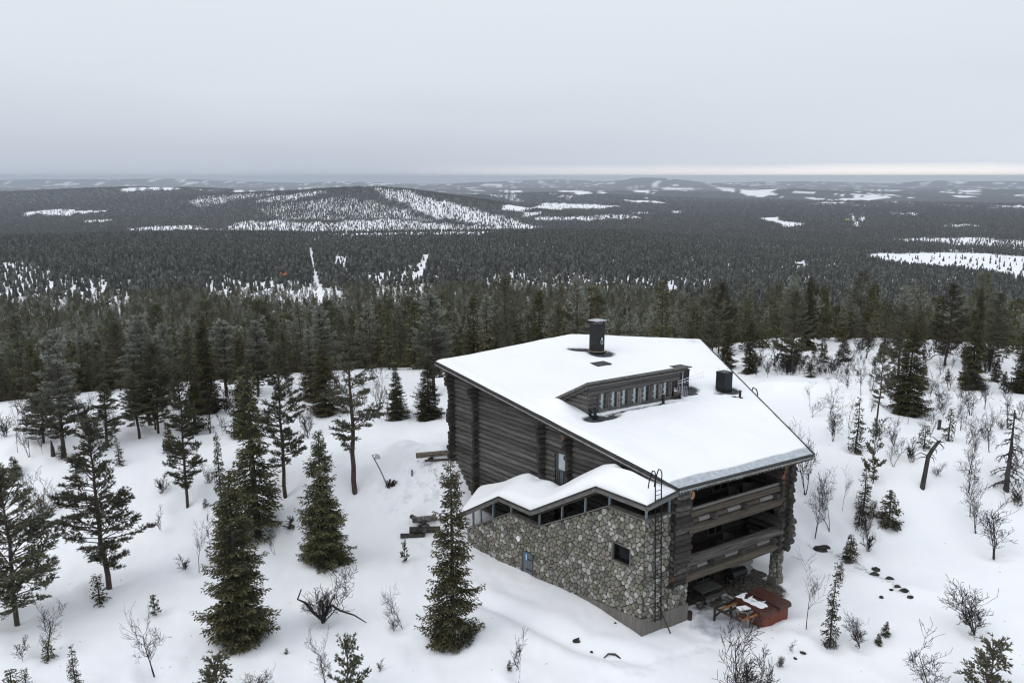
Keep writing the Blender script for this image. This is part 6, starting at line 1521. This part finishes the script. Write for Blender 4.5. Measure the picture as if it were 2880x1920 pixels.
thing('tree_stump', 'upright cut stump on the snow between birches, right side', 'stump', me=b.mesh('tree_stump', M['bark_dead']))
x, y, z = at(122, 1044); b = MB(); b.tube([(x, y, z - .2), (x + .0, y, z + .6), (x - .04, y, z + 1.3)], [.20, .15, .04], 8)
thing('tree_stump', 'pointed broken stump under the frosted pale green pine', 'stump', me=b.mesh('tree_stump', M['bark_dead']))
# ------------------------------------------------------------------ more single trees: rows at the edge of the woods, thin birches
rs = np.random.RandomState(77)
def free(x, y, d): return all((x - a) ** 2 + (y - b_) ** 2 > d * d for a, b_, _ in TREES_XY)
def scatter(poly, n, sep, fn, tries=60):
    P = poly_world(poly); lo = P.min(0); hi = P.max(0); k = 0
    for _ in range(n * tries):
        if k >= n: break
        x = rs.uniform(lo[0], hi[0]); y = rs.uniform(lo[1], hi[1])
        if not in_poly(np.array([x]), np.array([y]), P)[0] or not free(x, y, sep): continue
        uu, vv = UV(x, y)
        if -6 < uu < 30 and -3 < vv < 31: continue
        fn(x, y, float(ground(x, y))); k += 1
def bfn(lbl, grp, lo, hi, pool):
    def f(x, y, z):
        put_tree(pool[rs.randint(len(pool))], B, lbl, 'tree', x, y, z, rs.uniform(lo, hi), None, grp, crown='twigs', trunk='stem', well=False)
    return f
scatter([(0, 950), (190, 930), (200, 1000), (110, 1050), (0, 1060)], 14, 1.3, bfn('thin bare birch in the loose stand near the left edge', 'thin birches at the left edge', 1.8, 4.0, BIR + BIS), 60)
scatter([(230, 960), (520, 930), (520, 1000), (380, 1010), (240, 1015)], 8, 1.6, bfn('thin bare birch among the frosted pines, upper left', 'thin birches among the frosted pines', 1.5, 3.4, BIR + BIS))
scatter([(600, 880), (900, 850), (880, 960), (640, 960)], 12, 1.4, bfn('thin bare birch in the clump left of the open snow', 'thin birches in the left clump', 1.5, 3.6, BIR + BIS))
scatter([(1700, 835), (1870, 832), (1980, 850), (1960, 875), (1860, 862), (1740, 872)], 60, .5, bfn('thin bare birch shoot in the brush above the ploughed bank', 'birch shoots above the ploughed bank', 1.0, 2.6, BIS))
scatter([(1880, 800), (2352, 800), (2352, 1000), (2150, 960), (2000, 880)], 60, 1.3, bfn('thin bare birch on the upper right slope', 'thin birches on the upper right slope', 1.2, 3.6, BIR + BIS))
scatter([(2130, 930), (2352, 930), (2352, 1240), (2190, 1240)], 9, 1.5, bfn('tall bare birch stem near the right edge', 'tall birches near the right edge', 2.6, 4.6, [BIR[0], BIR[1], BIR[3]]))
scatter([(1850, 900), (2110, 900), (2060, 1120), (1870, 1160)], 12, 1.5, bfn('bare birch on the slope between the lodge and the snag', 'birches between the lodge and the snag', 1.8, 3.6, [BIR[0], BIR[1], BIR[3], BIR[5]]))
scatter([(1880, 960), (2352, 960), (2352, 1120), (2200, 1120), (1880, 1060)], 10, 2.2, bfn('small bare birch on the middle right slope', 'small birches on the middle right slope', .9, 2.4, BIR + BIS))
scatter([(1880, 1080), (2010, 1100), (2000, 1230), (1890, 1230)], 5, 1.5, bfn('small bare birch beside the balconies', 'small birches beside the balconies', 1.2, 2.6, BIR + BIS))
scatter([(1760, 1480), (1830, 1470), (1850, 1540), (1780, 1568)], 2, 1.2, bfn('low bare bush on the bank below the hot tub', 'low bushes below the hot tub', .5, 1.0, BIS))
SIDE = lambda x, y: 'left' if math.degrees(math.atan2(x, y)) < -12 else ('right' if math.degrees(math.atan2(x, y)) > 8 else 'middle')
def cfn(small=False):
    def f(x, y, z):
        sd_ = SIDE(x, y); fz = rs.rand() < (.45 if sd_ != 'right' else .3)
        if small:
            put_tree(SPRY[rs.randint(3)], S, 'small young spruce on the snow below the woods, %s part' % sd_, 'tree', x, y, z, rs.uniform(1., 3.), None, 'young spruces below the woods, %s part' % sd_); return
        kind = rs.rand() < .5; h = rs.uniform(4.5, 11.)
        if kind: T = (SPR[4] if fz else [SPR[0], SPR[1], SPR[2], SPR[5]][rs.randint(4)])
        else: T = ([PIN[4], PIN[5]][rs.randint(2)] if fz else [PIN[0], PIN[1], PIN[3]][rs.randint(3)])
        w = {'left': 'the left edge of the woods', 'middle': 'the wood edge behind the lodge', 'right': 'the wood edge right of the lodge'}[sd_]
        lb = ('frosted ' if fz else 'dark ') + ('spruce' if kind else 'pine')
        put_tree(T, S if kind else P, lb + ' in ' + w, 'tree', x, y, z, h, None, lb + 's in ' + w)
    return f
scatter([(0, 845), (430, 845), (860, 828), (850, 865), (560, 930), (300, 985), (150, 975), (0, 985)], 62, 2.2, cfn())
scatter([(560, 850), (850, 840), (840, 930), (600, 960)], 20, 1.9, cfn())
scatter([(1000, 790), (1240, 775), (1640, 755), (1650, 800), (1300, 800), (1060, 815)], 36, 2.3, cfn())
scatter([(1640, 755), (2352, 755), (2352, 800), (2100, 805), (1700, 790)], 60, 2.0, cfn())
scatter([(1700, 790), (2352, 790), (2352, 880), (2150, 890), (1980, 840), (1720, 840)], 16, 2.6, cfn())
scatter([(1700, 800), (2352, 800), (2352, 900), (2150, 900), (1980, 860)], 34, 2.0, cfn(True)); scatter([(1900, 880), (2352, 880), (2352, 1080), (2100, 1080)], 8, 3, cfn(True))
scatter([(0, 845), (430, 845), (860, 828), (860, 850), (430, 872), (0, 880)], 26, 1.2, bfn('thin bare birch at the left edge of the woods', 'thin birches at the left wood edge', 1.5, 3.6, BIR + BIS))
scatter([(1000, 790), (1240, 775), (1640, 757), (1640, 780), (1300, 795), (1040, 812)], 26, 1.2, bfn('thin bare birch between the lodge roof and the woods', 'thin birches between the roof and the woods', 1.5, 3.2, BIR + BIS))
scatter([(1700, 760), (2352, 757), (2352, 800), (2000, 810), (1700, 800)], 30, 1.2, bfn('thin bare birch at the right edge of the woods', 'thin birches at the right wood edge', 1.5, 3.4, BIR + BIS))
scatter([(0, 900), (560, 900), (560, 1000), (150, 1000), (0, 1040)], 16, 2.2, cfn(True)); scatter([(0, 1040), (420, 1020), (420, 1120), (0, 1160)], 7, 3, cfn(True))
# needles, twigs and bits of bark shed on the snow
b = MB()
for a_, b_, h_ in [t for t in TREES_XY if t[2] > 3 and math.hypot(t[0], t[1]) < 75]:
    for _ in range(7):
        r1 = abs(rs.randn()) * 1.7 + .5; an_ = rs.rand() * 6.28; px_, py_ = a_ + r1 * math.cos(an_), b_ + r1 * math.sin(an_)
        uu, vv = UV(px_, py_)
        if -1 < uu < 30 and -1 < vv < 30: continue
        z_ = float(ground(px_, py_)); l_ = rs.uniform(.04, .16); t_ = rs.rand() * 3.14; b.tube([(px_, py_, z_), (px_ + l_ * math.cos(t_), py_ + l_ * math.sin(t_), z_ + .02)], .012, 3)
o = obj('shed_twigs', b.mesh('shed_twigs', M['bark_dead']), None, kind='stuff'); o['label'] = 'shed twigs and bark scattered on the snow under the trees'
scatter([(0, 900), (540, 885), (540, 985), (250, 1010), (0, 1010)], 20, 1.1, cfn())
scatter([(560, 860), (860, 850), (840, 960), (640, 985)], 10, 1.1, cfn())
# rows just beyond the brow, still told apart one by one
nbig = sum(1 for t in TREES_XY if t[2] > 6)
cand = []
while len(cand) < 14000:
    az = R_(rs.uniform(-37, 37)); r = math.sqrt(rs.uniform(88 ** 2, 230 ** 2)); cand.append((r * math.sin(az), r * math.cos(az), r))
edge_r = lambda x, y: 96 + 16 * float(sstep(5, 20, math.degrees(math.atan2(x, y)))) + 12 * float(sstep(12, 34, math.degrees(math.atan2(x, y))))
grid = {}
def gfree(x, y, d):
    c = (int(x // 4), int(y // 4))
    for i_ in (-1, 0, 1):
        for j_ in (-1, 0, 1):
            for (a_, b_) in grid.get((c[0] + i_, c[1] + j_), ()):
                if (a_ - x) ** 2 + (b_ - y) ** 2 < d * d: return False
    grid.setdefault(c, []).append((x, y)); return True
for a_, b_, h_ in TREES_XY:
    if h_ > 5: grid.setdefault((int(a_ // 4), int(b_ // 4)), []).append((a_, b_))
def blocked(x, y, z, h):       # would the tree hide one of the clearings in the woods?
    r = math.hypot(x, y); dn = CAM_Z - (z + h * .75)
    if dn <= 0: return 1.0
    g_ = CAM_Z - z; k = g_ / dn
    c = cover(np.array([x, x * (1 + k) / 2, x * k]), np.array([y, y * (1 + k) / 2, y * k]), True); return float(c.min())
cand = [c for c in cand if c[2] > edge_r(c[0], c[1]) and gfree(c[0], c[1], 2.5)]
cand.sort(key=lambda c: c[2]); singles = 300 - nbig; rest = []
W_ = {'left': 'the first rows of forest on the left', 'middle': 'the first rows of forest behind the lodge', 'right': 'the first rows of forest on the right'}
n1 = 0
for x, y, r in cand:
    if n1 >= singles: rest.append((x, y)); continue
    z = float(ground(x, y)); h = rs.uniform(5., 9.5) if rs.rand() < .85 else rs.uniform(9, 11.5)
    if rs.rand() > blocked(x, y, z, h): continue
    kind = rs.rand() < .5; fz = rs.rand() < .35; k = rs.randint(2) if not fz else (2 if kind else 1)
    T = (SPM if kind else PIM)[k if kind or fz else (0, 2)[k]]
    lb = ('frost dusted ' if fz else 'dark ') + ('spruce' if kind else 'pine'); sd_ = SIDE(x, y)
    put_tree(T, S if kind else P, lb + ' in ' + W_[sd_], 'tree', x, y, z, h, None, lb + 's in ' + W_[sd_], well=False); n1 += 1

# ------------------------------------------------------------------ the forest beyond, as one mass per belt
def low_spruce(seed, layers=6, n=6, H=10., R=1.6, frost=.0, zb=.05, pw=.8):
    r_ = np.random.RandomState(seed); V, F, T, Fr = [], [], [], []
    for l in range(layers):
        t = l / layers; z0 = H * (zb + (1 - zb) * t); z1 = H * (zb + (1 - zb) * min(1, t + 1.7 / layers)); rad = R * (1 - t) ** pw
        for k in range(n):
            a = 2 * math.pi * (k + r_.rand()) / n; w = .55 * rad + .1; q = rad * (.7 + .6 * r_.rand()); z0_ = z0 + r_.uniform(-.5, .3)
            c = np.array([math.cos(a), math.sin(a), 0]); s_ = np.array([-c[1], c[0], 0]); b0 = len(V)
            V += [tuple(c * q * .9 + s_ * w + (0, 0, z0_ + .2)), tuple(c * q * 1.1 + (0, 0, z0_ - .35)), tuple(c * q * .9 - s_ * w + (0, 0, z0_ + .2)), tuple(c * .05 + (0, 0, z1))]
            F += [(b0, b0 + 1, b0 + 3), (b0 + 1, b0 + 2, b0 + 3)]; tv = r_.rand(); T += [tv * .5, tv, tv * .5, tv * .8]; f_ = frost * r_.rand() * (.2 + .8 * t); Fr += [f_ * .6, f_, f_ * .6, f_]
    V += [(.12, 0, 0), (-.06, .1, 0), (-.06, -.1, 0), (0, 0, H * .3)]; b0 = len(V) - 4; F += [(b0, b0 + 1, b0 + 3), (b0 + 1, b0 + 2, b0 + 3), (b0 + 2, b0, b0 + 3)]; T += [0] * 4; Fr += [0] * 4
    return mesh_np('far_conifer', V, tris=F, attrs={'tone': T, 'frost': Fr}, mats=[M['needles_far']])
def clump(seed, cnt=8, ext=11.0):
    r_ = np.random.RandomState(seed); V, F, T, Fr = [], [], [], []
    for _ in range(cnt):
        ox, oy = r_.uniform(-ext, ext, 2); H = r_.uniform(7, 12.5); R = r_.uniform(1.1, 1.9); tv = r_.rand(); a0 = r_.rand() * 6
        for zb_, zt_, rr_ in ((.5, H * .62, R), (H * .34, H, R * .68)):
            b0 = len(V)
            for k in range(4): a = a0 + k * math.pi / 2; V.append((ox + rr_ * math.cos(a), oy + rr_ * math.sin(a), zb_ * (1 + .1 * k)))
            V.append((ox, oy, zt_)); F += [(b0 + k, b0 + (k + 1) % 4, b0 + 4) for k in range(4)]; T += [tv * .6] * 4 + [tv]; Fr += [.12 * r_.rand()] * 5
    return mesh_np('far_clump', V, tris=F, attrs={'tone': T, 'frost': Fr}, mats=[M['needles_far']])
def joined_tree(T, name):
    cw, tr, H0, W0 = T; a = cw; o = bpy.data.objects.new(name, a); return o
def source_coll(name, meshes):
    c = bpy.data.collections.new(name)
    for i, me in enumerate(meshes):
        o = bpy.data.objects.new('%s_%02d' % (name, i), me); c.objects.link(o)
    return c
def instanced(name, pts, scl, rot, idx, coll, label):
    me = bpy.data.meshes.new(name); me.vertices.add(len(pts)); me.vertices.foreach_set('co', np.asarray(pts, np.float32).ravel())
    for an, ty, dat in (('scl', 'FLOAT', scl), ('rot', 'FLOAT', rot), ('idx', 'INT', idx)):
        a = me.attributes.new(an, ty, 'POINT'); a.data.foreach_set('value', np.asarray(dat, np.float32 if ty == 'FLOAT' else np.int32))
    o = obj(name, me, None, kind='stuff'); o['label'] = label
    ng = bpy.data.node_groups.new(name + '_nodes', 'GeometryNodeTree')
    ng.interface.new_socket('Geometry', in_out='INPUT', socket_type='NodeSocketGeometry'); ng.interface.new_socket('Geometry', in_out='OUTPUT', socket_type='NodeSocketGeometry')
    N = ng.nodes; L = ng.links; gi = N.new('NodeGroupInput'); go = N.new('NodeGroupOutput')
    ci = N.new('GeometryNodeCollectionInfo'); ci.inputs['Collection'].default_value = coll; ci.inputs['Separate Children'].default_value = True; ci.inputs['Reset Children'].default_value = True
    ip = N.new('GeometryNodeInstanceOnPoints'); ip.inputs['Pick Instance'].default_value = True
    def attr(n_, dt):
        a = N.new('GeometryNodeInputNamedAttribute'); a.data_type = dt; a.inputs['Name'].default_value = n_; return a.outputs[0]
    cx = N.new('ShaderNodeCombineXYZ'); L.new(attr('rot', 'FLOAT'), cx.inputs[2])
    L.new(gi.outputs[0], ip.inputs['Points']); L.new(ci.outputs[0], ip.inputs['Instance']); L.new(attr('idx', 'INT'), ip.inputs['Instance Index'])
    L.new(cx.outputs[0], ip.inputs['Rotation'])
    c2 = N.new('ShaderNodeCombineXYZ'); s_ = attr('scl', 'FLOAT')
    for k in range(3): L.new(s_, c2.inputs[k])
    L.new(c2.outputs[0], ip.inputs['Scale']); L.new(ip.outputs[0], go.inputs[0])
    md = o.modifiers.new('scatter', 'NODES'); md.node_group = ng
    return o
def belt(r0, r1, spacing, az0=-40, az1=40, growth=0.0, seed=1):
    """jittered points in a polar belt; spacing grows with distance"""
    r_ = np.random.RandomState(seed); out = []; r = r0
    while r < r1:
        sp = spacing * (1 + growth * (r - r0) / (r1 - r0)); n = int(R_(az1 - az0) * r / sp)
        a = R_(az0) + (np.arange(n) + r_.rand(n) * .95) * (R_(az1 - az0) / n); rr_ = r + r_.rand(n) * sp
        out.append(np.stack([rr_ * np.sin(a), rr_ * np.cos(a)], 1)); r += sp
    return np.concatenate(out)
def thin_by_cover(Pt, hgt, near=True):
    x, y = Pt[:, 0], Pt[:, 1]; z = ground(x, y, False); dn = np.maximum(CAM_Z - (z + hgt * .8), 1); k = (CAM_Z - z) / dn; k = np.clip(k, 1, 1.6)
    c = np.minimum(cover(x, y, near), cover(x * k, y * k, near)); c = np.minimum(c, cover(x * (1 + k) / 2, y * (1 + k) / 2, near))
    c = np.minimum(1, c * 1.0)
    keep = rs.rand(len(x)) < c; return np.stack([x, y, z], 1)[keep], keep
rest = np.array(rest); zr = ground(rest[:, 0], rest[:, 1]); bl = []
P1 = belt(230, 620, 3.7, seed=3)
P0 = np.concatenate([rest, P1]); P0, _ = thin_by_cover(P0, 10.)
mid = source_coll('mid_conifer', [t[0] for t in SPM + PIM])
n = len(P0); frs = rs.rand(n) < .36; idx = np.where(frs, rs.choice([2, 4], n), rs.choice([0, 1, 3, 5], n))
instanced('near_forest', P0, np.where(rs.rand(n) < .85, rs.uniform(.42, .85, n), rs.uniform(.85, 1.1, n)), rs.rand(n) * 6.28, idx, mid, 'dense dark conifer forest falling away behind the lodge')
lows = source_coll('low_conifer', [low_spruce(s, 6, 6, 10., 1.7, f) for s, f in ((1, .1), (2, .35), (3, .15))] + [low_spruce(4, 6, 6, 9.5, 2.2, .5, .28, .45), low_spruce(5, 5, 6, 9., 2.4, .4, .3, .4), low_spruce(6, 5, 5, 8.5, 2.0, .1, .35, .4)])
P2 = belt(620, 3000, 5.2, growth=.9, seed=4); P2, _ = thin_by_cover(P2, 10.); n = len(P2)
instanced('middle_forest', P2, rs.uniform(.45, 1.1, n), rs.rand(n) * 6.28, rs.randint(0, 6, n), lows, 'continuous conifer forest on the lower slope')
cl = source_coll('tree_clump', [clump(s) for s in range(6)])
lone = source_coll('lone_conifer', [low_spruce(7, 3, 4, 11., 1.9, .1), low_spruce(8, 3, 4, 9., 2.1, .2), low_spruce(9, 3, 4, 12, 1.6, .1)])
P3 = belt(3000, 8600, 24., growth=.9, seed=5); z3 = ground(P3[:, 0], P3[:, 1], False); c3 = cover(P3[:, 0], P3[:, 1]); c3b = c3
dense = c3b > .75; P3d = np.stack([P3[:, 0], P3[:, 1], z3], 1)[dense]; n = len(P3d)
instanced('far_forest', P3d, rs.uniform(.8, 1.3, n), rs.rand(n) * 6.28, rs.randint(0, 6, n), cl, 'hazy forest over the hills and the plain')
P4 = belt(2900, 6600, 8.5, growth=.5, seed=6); c4 = cover(P4[:, 0], P4[:, 1]); k4 = (c4 < .8) & (rs.rand(len(P4)) < (.02 + c4 * .95) * np.clip(.35 + 1.3 * fbm(P4[:, 0] / 90, P4[:, 1] / 160, 78, 3), 0, 1.4)); P4 = P4[k4]
P4 = np.stack([P4[:, 0], P4[:, 1], ground(P4[:, 0], P4[:, 1], False)], 1); n = len(P4)
instanced('scattered_far_trees', P4, rs.uniform(.8, 1.5, n), rs.rand(n) * 6.28, rs.randint(0, 3, n), lone, 'scattered conifers on the open snowy side of the far hill')
WELLS.extend(WELL_LIST)
for (a_, c_, n_) in (((1005, 1105), (930, 1010), 16), ((1640, 1455), (1500, 1535), 14), ((1500, 1535), (1380, 1520), 10), ((960, 1240), (1075, 1330), 12), ((1860, 1010), (1985, 1120), 16)):
    p_, q_ = at(*a_)[:2], at(*c_)[:2]; n_ = max(6, int(math.hypot(q_[0] - p_[0], q_[1] - p_[1]) / .42))
    for i_ in range(n_):
        t_ = i_ / n_; dx_, dy_ = q_[0] - p_[0], q_[1] - p_[1]; L_ = math.hypot(dx_, dy_); s_ = .13 * (1 if i_ % 2 else -1); wv = .5 * math.sin(t_ * 5)
        STEPS.append((p_[0] + dx_ * t_ - dy_ / L_ * (s_ + wv), p_[1] + dy_ * t_ + dx_ / L_ * (s_ + wv)))
build_ground()
# ------------------------------------------------------------------ the air
hz = bpy.data.materials.new('haze'); hz.use_nodes = True; hn = hz.node_tree.nodes; hl = hz.node_tree.links; hn.clear()
ho = hn.new('ShaderNodeOutputMaterial'); hv = hn.new('ShaderNodeVolumePrincipled'); hv.inputs['Color'].default_value = (.80, .88, 1.0, 1); hv.inputs['Density'].default_value = 4.4e-5; hv.inputs['Anisotropy'].default_value = .1
hl.new(hv.outputs[0], ho.inputs['Volume'])
b = MB(); b.box((0, 0, (95 - 620) / 2), 124000, 124000, 95 + 620); hm = b.mesh('haze', hz); obj('haze', hm, kind='stuff')
print('TRIS', sum(sum(len(p.vertices) - 2 for p in m_.polygons) for m_ in bpy.data.meshes if len(m_.polygons) < 60000), 'trees', len(TREES_XY), 'objs', len(bpy.data.objects), [len(p) for p in (P0, P2, P3d, P4)])
# ------------------------------------------------------------------ sparse groups: say which one by its place in the row
ORD = 'first second third fourth fifth sixth seventh eighth ninth tenth eleventh twelfth'.split()
def _ordinals():
    gr = {}
    for o in SC.objects:
        if o.parent is None and o.get('group') and o.get('category') == 'tree': gr.setdefault(o['group'], []).append(o)
    for g, L in gr.items():
        if not (2 <= len(L) <= 12) or 'first rows' in g: continue
        L.sort(key=lambda o: math.atan2(o.location.x, o.location.y))
        for i, o in enumerate(L): o['label'] = '%s from the left, %s' % (ORD[i], o['label'])
_ordinals()
